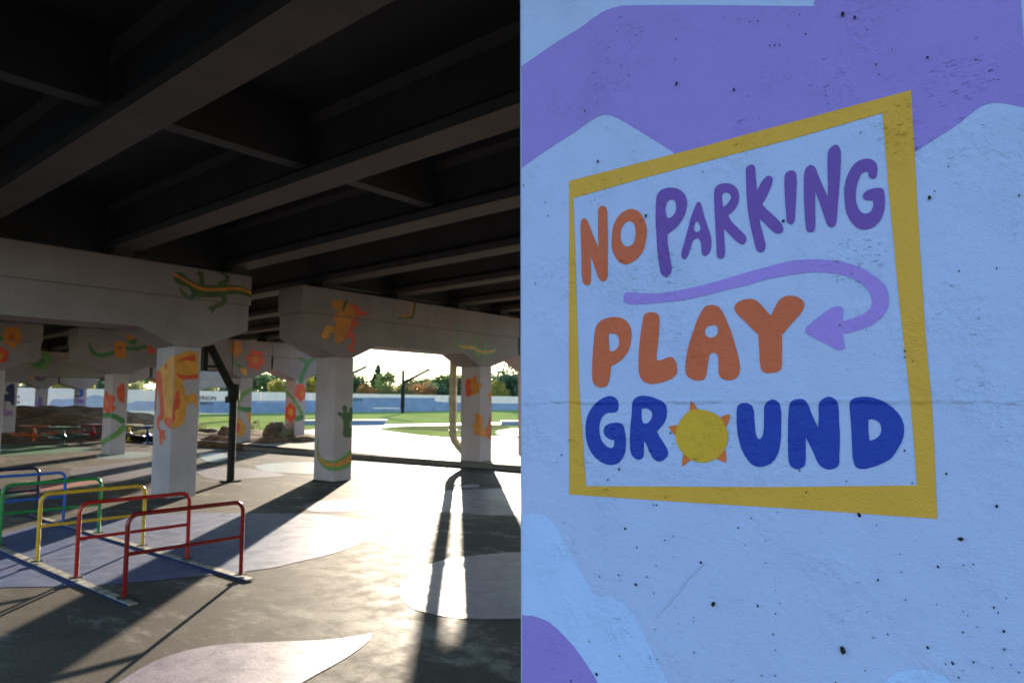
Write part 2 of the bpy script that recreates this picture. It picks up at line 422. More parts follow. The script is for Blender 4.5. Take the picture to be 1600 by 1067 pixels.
# lawns and pale paths on the plaza
def plz(name, px, mat, lift, label=None): return ground_patch(name, px, mat, lift, plaza, zt, 5, label)
def zt2(x, y): return zt(x, y)
plz('lawn', [(110, 650, 1), (110, 641.5, 1), (560, 640.5, 1), (900, 640.5, 1), (900, 657, 1), (700, 661), (600, 662), (552, 660), (540, 664), (460, 672), (330, 676), (110, 672)], G_grass, .03, 'long bright lawn in front of the hoarding')
plz('pale_path', [(560, 672), (590, 666), (640, 663.5), (900, 661), (900, 700), (830, 684), (720, 686), (640, 681), (580, 676)], G_path, .015)
plz('lawn', [(596, 671), (625, 667), (700, 665), (830, 663), (900, 664), (900, 686), (800, 681), (740, 683), (690, 683), (640, 678)], G_grass, .035, 'rounded lawn island')
plz('dry_lawn', [(610, 669), (640, 666.5), (700, 665.5), (780, 665), (790, 670), (720, 674), (660, 673)], G_dry, .045)
plz('pale_path', [(775, 676), (800, 671), (840, 669), (900, 668), (900, 680), (840, 684), (790, 682)], G_path, .05)

# soil bank on the far left and around the second pier
def sstep(a, b, x): t = max(0, min(1, (x-a)/(b-a))); return t*t*(3-2*t)
def soil_z(x, y):
    ed = 34.5+.25*math.sin(x*.45)+.12*math.sin(x*1.3)
    d = y-ed
    h = -.25+.33*sstep(-1, .6, d)+1.45*sstep(0, 9, d)
    h += (.05*math.sin(x*1.7+y*.9)+.04*math.sin(x*3.1-y*2.3))*sstep(0, 2, d)
    h -= 2.0*sstep(15, 26, x)*sstep(0, 6, d)
    # the bed round the second row piers
    e2 = 23.2+.35*math.sin(x*1.1)
    k = sstep(13.5, 14.1, x)*(1-sstep(17.5, 18.6, x+.25*math.sin(y)))*sstep(-.6, .5, y-e2)*(1-sstep(7.5, 9.5, y-e2))
    bed = (zt(x, y) if x > 13.4 else .0)-.3+k*(.42+.07*math.sin(x*2.1+y*1.3)+.04*math.sin(x*4.3-y*3.1))
    return max(h, bed)
soil = grid_sheet('soil_bank', -25, 42, 21, 70, 200, 150, soil_z, G_soil)

# ---------------------------------------------------------------- piers
OFF = {0: 0, 1: 0, 2: .22, 3: .45, 4: .45}
YB = {0: .012, 1: 12.37, 2: 24.7, 3: 37.0, 4: 49.3}
CW = .48; CD = .70
CDB = {0: .748}
def pier(name, b, cols, x0, x1, label):
    o_ = OFF[b]; Y = YB[b]; cols = [c+o_ for c in cols]; x0 += o_; x1 += o_
    e = tag(empty(name, (cols[0], Y, 0)), label, 'bridge pier')
    # lower, haunched part of the cap
    p = [(x0+.03, 3.53), (x0+.03, 3.03)]
    for i, c in enumerate(cols):
        if i: p += [(c-.62, 2.95)]
        p += [(c, 2.655), (c+CW, 2.655)]
        if i < len(cols)-1: p += [(c+CW+.64, 2.95)]
    p += [(x1-.03, 3.03), (x1-.03, 3.53)]
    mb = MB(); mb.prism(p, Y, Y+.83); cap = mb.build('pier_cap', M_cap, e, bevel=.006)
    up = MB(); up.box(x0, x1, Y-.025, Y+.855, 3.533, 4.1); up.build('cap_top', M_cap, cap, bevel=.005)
    out = []
    for c in cols:
        k = MB(); z0 = -.3
        k.box(c, c+CW, Y, Y+CDB.get(b, CD), z0, 2.652)
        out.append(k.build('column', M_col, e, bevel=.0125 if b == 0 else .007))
    return e, cap, out
B1 = [.94, 5.67]; B2 = [9.11, 13.78]; B3 = [16.25]
piers = {}
near, near_cap, near_cols = pier('bridge_pier', 0, B1, -.2, 7.08, 'nearest pier, pale blue column painted with the no parking playground sign')
piers[(1, 1)] = pier('bridge_pier', 1, B1, -.2, 7.08, 'white pier with a green lizard on its beam and an orange frog round its column')
piers[(2, 1)] = pier('bridge_pier', 1, [9.11, 13.76], 8.22, 15.43, 'white pier with orange frog on its beam, curled lizard tail at its left foot')
piers[(3, 1)] = pier('bridge_pier', 1, B3, 15.45, 17.3, 'single column pier just behind the big blue column, only its beam tip in view')
piers[(1, 2)] = pier('bridge_pier', 2, B1, -.2, 7.05, 'pier beam at the left edge painted with an orange and a red flower')
piers[(2, 2)] = pier('bridge_pier', 2, [9.13, 13.64], 8.02, 14.935, 'second row pier with red flowers and crossed green stems on its columns')
piers[(3, 2)] = pier('bridge_pier', 2, [16.03], 14.95, 17.2, 'second row hammerhead pier with two red flowers and a forked green stem')
piers[(1, 3)] = pier('bridge_pier', 3, B1, -.2, 7.05, 'plain pier of the third row outside the left edge of the view')
piers[(2, 3)] = pier('bridge_pier', 3, B2, 8.0, 15.3, 'third row pier with a green leaf on its beam and navy cloud on its column')
piers[(3, 3)] = pier('bridge_pier', 3, B3, 15.4, 17.3, 'third row pier with a lit orange mark, seen between two nearer columns')
piers[(2, 4)] = pier('bridge_pier', 4, [9.11, 14.05], 8.0, 15.05, 'farthest pier, column striped violet and blue rising from the soil')
piers[(3, 4)] = pier('bridge_pier', 4, [16.2], 15.1, 17.3, 'farthest pier, slim column with violet and blue bands behind the round tables')
piers[(4, 4)] = pier('bridge_pier', 4, [23.6, 27.35], 22.8, 28.0, 'distant pier of the side ramp, its beam seen low under the black bracket')
# the near column: give it the pale blue wall paint
NC = near_cols[0]; NC.data.materials.clear(); NC.data.materials.append(PW)
NC.name = 'painted_column'

# bearing pads and steps on the caps
GX = {1: [.51, 2.64, 4.79, 6.88], 2: [8.95, 11.05, 13.15, 14.85], 3: [16.45], 4: [23.3, 25.4, 27.5]}
pad = MB(); pad.box(-.16, .16, -.13, .13, 0, .147); pad_me = pad.mesh('bearing_pad'); pad_me.materials.append(M_pad)
for b in (0, 1, 2, 3, 4):
    for br in (1, 2, 3, 4):
        p = near if (b == 0 and br == 1) else (piers.get((br, b)) or [None])[0]
        if not p: continue
        for gx in GX[br]:
            for dy in (.2, .62):
                link('bearing_pad', pad_me, None, p, Vector((gx+OFF[b], YB[b]+dy, 4.101))-Vector(p.location))

# ---------------------------------------------------------------- decks
def girder_profile():
    return [(-.21, 4.25), (.21, 4.25), (.21, 4.37), (.09, 4.47), (.09, 4.95), (.2, 5.02), (.2, 5.13), (-.2, 5.13), (-.2, 5.02), (-.09, 4.95), (-.09, 4.47), (-.21, 4.37)]
def gspan(x0, y0, x1, y1):
    pr = girder_profile(); n = len(pr); mb = MB()
    tr = tessellate_polygon([[Vector((p[0], p[1], 0)) for p in pr]])
    vs = [(x0+p[0], y0, p[1]) for p in pr]+[(x1+p[0], y1, p[1]) for p in pr]
    fs = [tuple(t) for t in tr]+[tuple(i+n for i in reversed(t)) for t in tr]+[(i, (i+1) % n, (i+1) % n+n, i+n) for i in range(n)]
    mb.add(vs, fs); return mb
decks = {}
ext = {1: (-.55, 7.45), 2: (7.47, 15.35), 3: (15.37, 16.95), 4: (22.7, 28.2)}
lab = {1: 'nearest dark concrete bridge deck overhead, carried on wide pale girders', 2: 'middle bridge deck beyond the gap between the two lizard piers', 3: 'narrow outer bridge deck along the sunny edge', 4: 'side ramp deck over the soil bank, mostly hidden behind nearer beams'}
ends = [(-45, 0), (-24.6, 0), (-12.3, 0)]+[(YB[b]+.42, OFF[b]) for b in range(5)]+[(62, .5)]
allends = ends
for br in (1, 2, 3, 4):
    ends = allends if br < 4 else allends[-2:]
    d = tag(empty('bridge_deck', ((ext[br][0]+ext[br][1])/2, 12 if br < 4 else 55, 4.25)), lab[br], 'bridge deck'); decks[br] = d
    s = MB()
    for i in range(len(ends)-1):
        (ya, oa), (yb, ob) = ends[i], ends[i+1]
        a, b_ = ext[br]
        s.add([(a+oa, ya, 5.132), (b_+oa, ya, 5.132), (b_+ob, yb, 5.132), (a+ob, yb, 5.132), (a+oa, ya, 5.36), (b_+oa, ya, 5.36), (b_+ob, yb, 5.36), (a+ob, yb, 5.36)],
              [(0, 3, 2, 1), (4, 5, 6, 7), (0, 1, 5, 4)] if i == 0 else [(0, 3, 2, 1), (4, 5, 6, 7)])
        s.f += [tuple(j+len(s.v)-8 for j in q) for q in ((1, 2, 6, 5), (3, 0, 4, 7))]
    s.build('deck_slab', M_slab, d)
    for i in range(len(ends)-1):
        (ya, oa), (yb, ob) = ends[i], ends[i+1]
        for gx in GX[br]:
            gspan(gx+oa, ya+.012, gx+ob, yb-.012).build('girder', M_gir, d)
        # diaphragms between girders, mid span and at the piers
        for yy, zlo in (((ya+yb)/2+.35, 4.40), (yb, 4.26)):
            if i == len(ends)-2 and zlo < 4.3: continue
            oo = oa+(ob-oa)*(yy-ya)/(yb-ya)
            for g0, g1 in zip(GX[br][:-1], GX[br][1:]):
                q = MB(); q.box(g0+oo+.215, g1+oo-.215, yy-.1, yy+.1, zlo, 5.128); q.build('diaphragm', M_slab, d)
    # parapets on the outer edges
    if br in (1, 3):
        q = MB(); xx = ext[1][0] if br == 1 else ext[3][1]
        for i in range(len(ends)-1):
            (ya, oa), (yb, ob) = ends[i], ends[i+1]
            sx = .25 if br == 1 else -.25
            pr = [(xx+sx, 5.363), (xx, 5.363), (xx+sx*.1, 6.2), (xx+sx*.8, 6.2)]
            n = 4
            q.add([(p[0]+oa, ya, p[1]) for p in pr]+[(p[0]+ob, yb, p[1]) for p in pr], [(i2, (i2+1) % n, (i2+1) % n+n, i2+n) for i2 in range(n)]+[(3, 2, 1, 0), (4, 5, 6, 7)])
        q.build('parapet', M_slab, d)

# ---------------------------------------------------------------- the painted face of the near column
FX = .94
def face(name, loops, o_, mat, k, n=6, parent=None, label=None):
    d = decal(name, loops, o_, [('X', FX, -.0003*k, (.012+.013, .012+.748-.013), (0, 2.6))], mat, parent or NC, n)
    if d and label: d['label'] = label
    return d
PX = (0, 0, 1)
face('painted_hill', [[(800, 112, 1), (811, 106, 1), (825, 97), (870, 66), (905, 45), (940, 20), (962, 12), (985, 9), (1100, 8.5), (1262, 10), (1271, 6), (1282, -16, 1), (1300, -60, 1), (1700, -60, 1), (1700, 260, 1), (1620, 173, 1), (1598, 168), (1570, 162), (1548, 162), (1528, 170), (1495, 196), (1450, 225), (1428.5, 239, 1), (1418, 160, 1), (1395, 160, 1), (1056, 250, 1), (1052, 238, 1), (1010, 212), (968, 187), (950, 180.5), (932, 184), (895, 209), (850, 238), (811, 266, 1), (800, 272, 1)]], PX, PP, 1, label='violet painted hills')
face('painted_hill', [[(800, 808), (815, 804), (840, 802.5), (855, 808), (868, 822), (890, 862), (912, 900), (931, 929), (950, 932), (970, 940), (990, 960), (1008, 992), (1028, 1035), (1055, 1090, 1), (800, 1090, 1)]], PX, PL, 1, label='light blue painted hill')
face('painted_hill', [[(800, 963), (820, 961), (838, 963), (860, 973), (885, 996), (905, 1020), (928, 1055), (945, 1090, 1), (800, 1090, 1)]], PX, PP, 2, label='violet painted mound at the lower left')
face('painted_hill', [[(1360, 1090, 1), (1385, 1062), (1402, 1050), (1425, 1045), (1452, 1047), (1478, 1058), (1500, 1090, 1)]], PX, PL, 1, label='small light blue mound at the bottom edge')
face('painted_frame', [[(889.5, 283, 1), (1100, 229, 1), (1160, 212, 1), (1250, 188, 1), (1424, 141, 1), (1434, 330, 1), (1446, 520, 1), (1457, 640, 1), (1465, 810, 1), (1400, 806, 1), (1250, 795, 1), (1050, 783, 1), (889.5, 772, 1), (889, 560, 1)],
      [(896, 310, 1), (900, 420, 1), (905, 600, 1), (916, 759, 1), (1200, 760.5, 1), (1433, 758, 1), (1424, 640, 1), (1405, 470, 1), (1387, 280, 1), (1379, 177, 1), (1240, 217, 1), (1140, 243, 1), (1000, 280, 1)]], PX, PF, 2, label='mustard yellow crooked painted frame')
S1 = (900, 280, 5.93); S2 = (1060, 220, 5.335); S3 = (1210, 220, 5.335); S4 = (910, 460, 6.67); S5 = (1060, 440, 6.276); S6 = (900, 610, 6.154); S7 = (1140, 600, 5.517); S8 = (960, 390, 3.556)
def letter(lo, s, mat, lab_): face('painted_letter', lo, s, mat, 3, label=lab_)
letter([[(45, 420), (55, 380), (82, 364), (106, 385), (130, 440), (160, 520), (190, 590), (212, 640, 1), (206, 500), (207, 350), (212, 275), (248, 248), (285, 275), (293, 360), (297, 560), (296, 780), (292, 910), (250, 948), (212, 915), (180, 830), (155, 760), (138, 705, 1), (139, 800), (142, 900), (135, 960), (104, 985), (70, 960), (55, 880), (52, 700), (47, 560)]], S1, PO, 'orange letter N')
letter([[(335, 520), (350, 430), (395, 345), (450, 298), (520, 277), (590, 308), (635, 380), (657, 460), (650, 560), (625, 660), (570, 735), (510, 775), (450, 790), (395, 760), (350, 690), (332, 610)], [(414, 520), (425, 455), (460, 405), (500, 390), (540, 415), (553, 480), (550, 550), (525, 605), (480, 624), (440, 605), (418, 565)]], S1, PO, 'orange letter O')
letter([[(745, 200), (765, 130), (810, 92), (890, 80), (960, 98), (1010, 145), (1032, 215), (1020, 300), (985, 380), (930, 450), (848, 513, 1), (855, 620), (872, 720), (888, 820), (875, 880), (832, 904), (792, 880), (775, 810), (758, 680), (748, 540), (740, 380)], [(832, 270), (850, 210), (885, 190), (918, 205), (930, 255), (920, 310), (890, 350), (855, 362), (838, 330)]], S1, PV, 'violet letter P')
letter([[(148, 535), (170, 510), (192, 535), (215, 620), (250, 730), (272, 800), (275, 870), (265, 925), (235, 958), (205, 955), (195, 920), (190, 860), (178, 825), (150, 815), (120, 840), (105, 890), (80, 960), (55, 988), (30, 972), (28, 930), (50, 850), (85, 720), (110, 630)], [(130, 730), (140, 690), (157, 674), (178, 695), (186, 735), (165, 760), (138, 756)]], S2, PV, 'violet letter A')
letter([[(300, 440), (312, 390), (350, 362), (405, 356), (455, 370), (492, 405), (508, 460), (500, 520), (470, 575), (415, 625, 1), (450, 680), (510, 740), (555, 785), (569, 825), (550, 860), (515, 860), (470, 825), (420, 775), (380, 730, 1), (385, 830), (389, 930), (378, 975), (345, 984), (322, 960), (318, 860), (310, 720), (302, 560)], [(364, 470), (375, 442), (402, 433), (432, 448), (438, 480), (420, 515), (375, 556, 1), (368, 510)]], S2, PV, 'violet letter R')
letter([[(564, 245), (580, 215), (615, 200), (638, 220), (645, 290), (652, 360), (658, 418, 1), (675, 380), (710, 325), (750, 294), (785, 312), (780, 365), (755, 430), (725, 490), (702, 530), (730, 565), (790, 620), (850, 680), (876, 735), (860, 768), (820, 775), (775, 745), (720, 690), (678, 648, 1), (690, 720), (712, 800), (728, 870), (718, 915), (685, 932), (652, 910), (630, 830), (605, 720), (582, 590), (570, 460), (566, 340)]], S2, PV, 'violet letter K')
letter([[(885, 330), (895, 275), (935, 250), (975, 262), (987, 320), (983, 450), (976, 600), (968, 675), (940, 700), (908, 675), (898, 600), (890, 470)]], S2, PV, 'violet letter I')
letter([[(248, 300), (262, 235), (300, 204), (340, 225), (375, 310), (415, 400), (447, 470, 1), (447, 330), (444, 180), (455, 80), (512, 35), (548, 70), (555, 160), (545, 350), (530, 540), (515, 690), (475, 723), (440, 695), (410, 610), (375, 510), (342, 422, 1), (341, 560), (342, 700), (330, 755), (298, 764), (268, 745), (256, 640), (248, 480)]], S3, PV, 'second violet letter N, taller right stroke')
letter([[(583, 440), (590, 360), (615, 280), (660, 205), (720, 162), (790, 152), (840, 178), (860, 230), (852, 300), (820, 320), (788, 300), (778, 262), (740, 268), (705, 320), (685, 400), (680, 480), (692, 545), (725, 595), (765, 608), (805, 588), (825, 545), (822, 500, 1), (780, 500), (745, 485), (742, 450), (775, 415), (830, 398), (890, 395), (915, 420), (923, 500), (915, 590), (880, 670), (820, 725), (745, 742), (680, 718), (630, 660), (597, 580)]], S3, PV, 'violet letter G')
letter([[(140, 350), (175, 290), (250, 248), (340, 235), (420, 250), (480, 300), (512, 380), (510, 480), (480, 590), (420, 670), (360, 715), (300, 748, 1), (296, 800), (280, 900), (250, 955), (190, 970), (135, 945), (106, 880), (106, 700), (118, 520), (128, 420)], [(278, 408, 1), (320, 408), (365, 425), (384, 470), (378, 540), (345, 580), (310, 592), (288, 580), (278, 500)]], S4, PO, 'large orange letter P')
letter([[(640, 230), (670, 195), (730, 186), (780, 200), (803, 250), (800, 380), (788, 530), (776, 650), (790, 688), (830, 680), (890, 655), (940, 655), (975, 700), (988, 760), (985, 820), (950, 865), (880, 900), (790, 925), (710, 932), (640, 905), (602, 850), (588, 760), (590, 620), (605, 450), (622, 330)]], S4, PO, 'large orange letter L')
letter([[(225, 300), (265, 245), (325, 229), (385, 243), (430, 290), (470, 370), (510, 470), (550, 590), (585, 720), (605, 830), (598, 900), (560, 950), (490, 967), (430, 950), (398, 900), (393, 800), (385, 720), (345, 697), (310, 715), (295, 780), (280, 890), (260, 950), (210, 970), (140, 958), (85, 920), (70, 850), (80, 740), (110, 600), (150, 480), (185, 380)], [(262, 495), (275, 450), (320, 430), (370, 430), (389, 465), (380, 520), (330, 548), (280, 535)]], S5, PO, 'large orange letter A')
letter([[(550, 260), (575, 210), (640, 178), (720, 170), (780, 195), (840, 260), (908, 335, 1), (940, 270), (985, 190), (1050, 145), (1130, 140), (1205, 172), (1237, 225), (1215, 290), (1150, 370), (1080, 450), (1018, 522, 1), (1018, 640), (1017, 760), (1013, 840), (980, 880), (910, 895), (850, 893), (815, 860), (800, 780), (793, 640), (785, 522, 1), (720, 460), (640, 380), (580, 320)]], S5, PO, 'large orange letter Y')
letter([[(93, 370), (105, 270), (145, 180), (210, 105), (290, 60), (350, 55), (395, 85), (412, 140), (400, 195), (360, 212), (300, 218), (255, 255), (230, 320), (228, 390), (245, 470), (290, 530), (345, 552), (368, 525), (370, 475, 1), (325, 468), (280, 430), (268, 380), (290, 335), (345, 312), (410, 308), (450, 325), (470, 380), (482, 470), (478, 570), (450, 650), (400, 700), (335, 715), (260, 695), (185, 640), (130, 560), (100, 460)]], S6, PB, 'royal blue letter G')
letter([[(545, 120), (570, 75), (620, 52), (690, 52), (770, 75), (840, 110), (872, 160), (875, 240), (850, 310), (780, 395, 1), (810, 450), (855, 520), (885, 580), (880, 630), (840, 670), (790, 680), (745, 650), (710, 590), (680, 520), (656, 480, 1), (655, 560), (650, 635), (610, 665), (560, 645), (528, 590), (520, 480), (525, 350), (538, 220)], [(633, 175, 1), (680, 172), (725, 200), (735, 245), (715, 290), (675, 318), (645, 305), (633, 250)]], S6, PB, 'royal blue letter R')
SUNR = [[(1090, 205, 1), (1104, 100, 1), (1145, 140), (1175, 195, 1)], [(1385, 262, 1), (1440, 232), (1483, 228, 1), (1475, 285), (1448, 345, 1)], [(978, 330, 1), (925, 338), (890, 345, 1), (915, 385), (965, 440, 1)], [(1038, 600, 1), (1024, 660), (1022, 728, 1), (1060, 705), (1115, 655, 1)], [(1345, 650, 1), (1395, 675), (1445, 692, 1), (1445, 620), (1432, 560, 1)]]
for r_ in SUNR: face('painted_sun_ray', [r_], S6, PR, 3)
face('painted_sun', [[(960, 430), (975, 350), (1015, 275), (1080, 205), (1150, 183), (1220, 184), (1300, 205), (1370, 245), (1425, 310), (1458, 380), (1466, 450), (1450, 530), (1410, 600), (1350, 655), (1270, 685), (1200, 690), (1120, 670), (1050, 620), (1000, 560), (968, 490)]], S6, PY, 4, label='mustard sun disc standing for the letter O')
letter([[(62, 250), (75, 185), (125, 162), (185, 178), (210, 230), (217, 330), (228, 430), (250, 470), (275, 462), (295, 400), (298, 280), (305, 180), (365, 132), (425, 158), (445, 230), (446, 350), (442, 480), (418, 600), (360, 680), (275, 712), (200, 695), (140, 625), (95, 530), (68, 400)]], S7, PB, 'royal blue letter U')
letter([[(515, 190), (540, 145), (590, 128), (640, 132), (680, 180), (715, 270), (765, 372, 1), (770, 270), (775, 160), (850, 108), (915, 135), (940, 200), (945, 320), (953, 450), (948, 600), (940, 700), (865, 735), (800, 715), (760, 670), (720, 580), (658, 458, 1), (658, 570), (652, 690), (590, 732), (530, 705), (508, 640), (504, 480), (506, 320)]], S7, PB, 'royal blue letter N')
letter([[(1035, 180), (1060, 130), (1130, 110), (1220, 112), (1320, 145), (1410, 205), (1475, 280), (1505, 370), (1495, 470), (1450, 560), (1390, 640), (1300, 690), (1220, 718), (1140, 730), (1085, 705), (1062, 620), (1055, 480), (1045, 300)], [(1198, 308, 1), (1235, 302), (1285, 325), (1308, 370), (1300, 430), (1260, 470), (1208, 487, 1), (1198, 400)]], S7, PB, 'royal blue letter D')
face('painted_arrow', [[(52, 272), (62, 242), (95, 238), (180, 243), (270, 241), (360, 226), (480, 200), (600, 168), (720, 132), (850, 96), (960, 68), (1060, 56), (1180, 57), (1290, 74), (1390, 112), (1470, 165), (1515, 220), (1524, 290), (1508, 350), (1450, 405), (1380, 440), (1268, 470, 1), (1278, 520), (1277, 552), (1240, 556), (1170, 520), (1100, 485), (1062, 458), (1075, 425), (1130, 378), (1200, 328), (1245, 315), (1270, 330), (1267, 396, 1), (1330, 380), (1400, 348), (1432, 300), (1420, 240), (1370, 190), (1290, 148), (1190, 130), (1080, 128), (960, 145), (850, 165), (740, 198), (620, 225), (500, 256), (380, 282), (250, 295), (150, 304), (80, 303), (56, 292)]], S8, PA, 3, label='lilac curved arrow pointing back at the word play')
# air holes broken through the skin of the wall
pits = []
for q in [(512,122,3),(510,186,2.5),(513,262,6.5),(693,280,5),(768,66,2.5),(917,107,3),(898,47,2),(1033,44,7),(1072,55,5),(1187,155,2),(1138,202,3),(1146,234,3),(1299,180,4.5),(228,347,3.5),(268,505,5.5),(596,537,2.5),(982,300,2),(1036,228,2),(418,675,6),(1090,415,2.5),(36,580,3),(103,632,3),(112,675,2.5),(72,886,3),(848,690,6),(1305,618,5.5),(1320,598,3),(1363,521,2.5),(1397,847,3),(1585,611,3.5),(1515,838,2.5),(1263,463,3),(865,80,2),(297,400,2),(806,143,3),(820,142,3),(836,140,3),(130,300,2),(340,560,2),(1450,120,2),(1520,250,2)]:
    pits.append((800+q[0]/2, q[1]/2, q[2]/2))
for q in [(161,72,2.5),(353,91,5),(440,17,2.5),(450,17,2.5),(478,127,3),(503,115,2.5),(390,150,3),(503,180,2),(450,206,2.5),(274,242,3),(333,236,3),(338,252,2.5),(421,242,3),(386,266,5),(443,292,2.5),(590,197,4.5),(707,89,3),(748,58,2),(728,142,2),(792,131,2),(792,199,2),(830,41,2),(1085,48,5),(1139,80,2),(1143,252,3),(1213,171,2),(1331,210,4),(1401,124,7.5),(1515,21,5),(1442,202,2.5),(1411,205,2),(1217,227,2),(823,284,2),(836,325,2),(824,357,3),(768,332,3.5),(629,326,8),(510,338,2),(520,387,2),(568,368,2),(568,381,2),(446,405,2.5),(241,444,2.5),(184,567,3),(336,489,3),(264,546,5.5),(569,478,3),(454,500,2),(125,527,2),(1034,472,8.5),(1299,463,4),(1174,421,3),(1133,432,2),(1127,432,2),(1230,314,2.5),(1327,328,2.5),(1410,350,2),(1424,363,2),(1506,337,3.5),(1519,354,2.5),(1545,308,2.5),(1409,415,3),(1454,398,2),(1537,412,3.5),(1538,468,3.5),(1443,508,3),(1409,534,2),(1377,512,5),(1355,514,2),(1500,526,2.5),(1560,517,2.5),(1584,540,2.5),(816,421,3.5),(823,471,2),(822,550,2.5),(780,550,2.5),(1103,535,2.5),(1012,572,3),(1396,556,3),(1109,352,2)]:
    pits.append((800+q[0]/2, 780+q[1]/2, q[2]/2))
for q in [(19,710,4),(125,742,2.5),(209,811,4),(255,768,6),(445,882,3),(395,914,3),(410,916,3),(995,774,4),(1022,862,4.5),(1425,692,4),(1187,818,3),(1457,825,3.5),(50,650,3),(1240,957,8),(905,945,3),(797,968,3),(1597,787,5),(1427,284,4),(1425,310,3.5),(1460,325,3),(1303,297,2.5),(1270,198,2.5),(1160,178,4),(465,620,4),(1190,360,2)]:
    pits.append((870+q[0]/2.623, 440+q[1]/2.623, q[2]/2.623))
mbp = MB()
for (x, y, r_) in pits:
    c = on_x(x, y, FX-.0032)
    k = random.randint(6, 9); a0 = random.random()*6; el = random.uniform(1, 1.7); th = random.uniform(-.5, .5)+R(90); rr = r_*.00085*(c.y*.4+.75)
    vs = []
    for i in range(k):
        a = a0+2*math.pi*i/k; rad = rr*random.uniform(.7, 1.25)
        u = math.cos(a)*rad; v = math.sin(a)*rad*el
        vs.append((c.x, c.y+u*math.cos(th-1.57)-v*math.sin(th-1.57), c.z+u*math.sin(th-1.57)+v*math.cos(th-1.57)))
    n = len(vs); vin = [(FX+.001, (v[1]-c.y)*.6+c.y, (v[2]-c.z)*.6+c.z) for v in vs]
    mbp.add(vs, [tuple(range(n))])
o = mbp.build('air_holes', PIT_M, NC); o['kind'] = 'stuff'
for p in o.data.polygons:
    if p.normal.x > 0: p.flip()

# ---------------------------------------------------------------- murals on the other piers
def flatpaint(name, col, col2=None): return simple(name, tuple(x*.8 for x in col), .55, .12, 5, .2, 40, col2=col2)
C_or = flatpaint('mural_orange', (.75, .25, .02)); C_ye = flatpaint('mural_amber', (.88, .36, .04)); C_re = flatpaint('mural_red', (.85, .085, .02))
C_gr = flatpaint('mural_green', (.05, .24, .06)); C_lg = flatpaint('mural_light_green', (.16, .34, .08)); C_dg = flatpaint('mural_dark_green', (.07, .13, .035))
C_bl = flatpaint('mural_blue', (.03, .08, .42)); C_nv = flatpaint('mural_navy', (.012, .02, .13)); C_vi = flatpaint('mural_violet', (.22, .12, .45)); C_mv = flatpaint('mural_mauve', (.38, .2, .42)); C_lv = flatpaint('mural_lavender', (.45, .40, .66))
C_cr = flatpaint('mural_cream', (.75, .62, .36)); C_pi = flatpaint('mural_dark_orange', (.62, .13, .02)); C_ma = flatpaint('mural_plum', (.14, .05, .13))
def planes_of(key, ci, k, cap=False):
    e, cp, cols = (near, near_cap, near_cols) if key == 0 else piers[key]
    b = key[1]; Y = YB[b]; l = -.001-.0012*k
    if cap: # front faces of upper and lower cap
        xs = [v.co.x+e.location.x for v in cp.data.vertices]; x0, x1 = min(xs), max(xs)
        return [('Y', Y-.025, l, (x0-.03, x1+.03), (3.539, 4.09)), ('Y', Y, l, (x0+.012, x1-.012), (0, 3.525))]
    c = min(v.co.x for v in cols[ci].data.vertices)+e.location.x
    return [('Y', Y, l, (c+.0065, c+CW-.0065), (0, 2.65)), ('X', c, l, (Y+.0065, Y+CD-.0065), (0, 2.65))]
def mural(name, key, ci, loops, s, mat, k=1, cap=False, label=None, both=False):
    par = piers[key][1] if cap else piers[key][2][ci]
    pl = planes_of(key, ci, k, cap)
    if both: pl = planes_of(key, ci, k, True)+planes_of(key, ci, k, False); pl[1] = (pl[1][0], pl[1][1], pl[1][2], pl[1][3], (2.655, 3.525))
    d = decal(name, loops, s, pl, mat, par, 4)
    if d and label: d['label'] = label
    return d
def ell(cx, cy, rx, ry, n=14, wob=0.): return [(cx+rx*math.cos(2*math.pi*i/n)*(1+wob*(i % 2)), cy+ry*math.sin(2*math.pi*i/n)*(1+wob*(i % 2))) for i in range(n)]
def flower(cx, cy, rx, ry, lobes=5, depth=.25, rot=0.):
    return [(cx+rx*math.cos(a+rot)*(1-depth*(.5-.5*math.cos(lobes*a))), cy+ry*math.sin(a+rot)*(1-depth*(.5-.5*math.cos(lobes*a)))) for a in [2*math.pi*i/(lobes*6) for i in range(lobes*6)]]
def stroke(pts, w):
    """variable-width band around a polyline"""
    n = len(pts); L_ = []; R_ = []
    for i, p in enumerate(pts):
        a = pts[max(i-1, 0)]; b = pts[min(i+1, n-1)]
        dx, dy = b[0]-a[0], b[1]-a[1]; q = math.hypot(dx, dy) or 1; dx /= q; dy /= q
        ww = (w[i] if isinstance(w, (list, tuple)) else w)/2
        L_.append((p[0]-dy*ww, p[1]+dx*ww)); R_.append((p[0]+dy*ww, p[1]-dx*ww))
    return L_+R_[::-1]
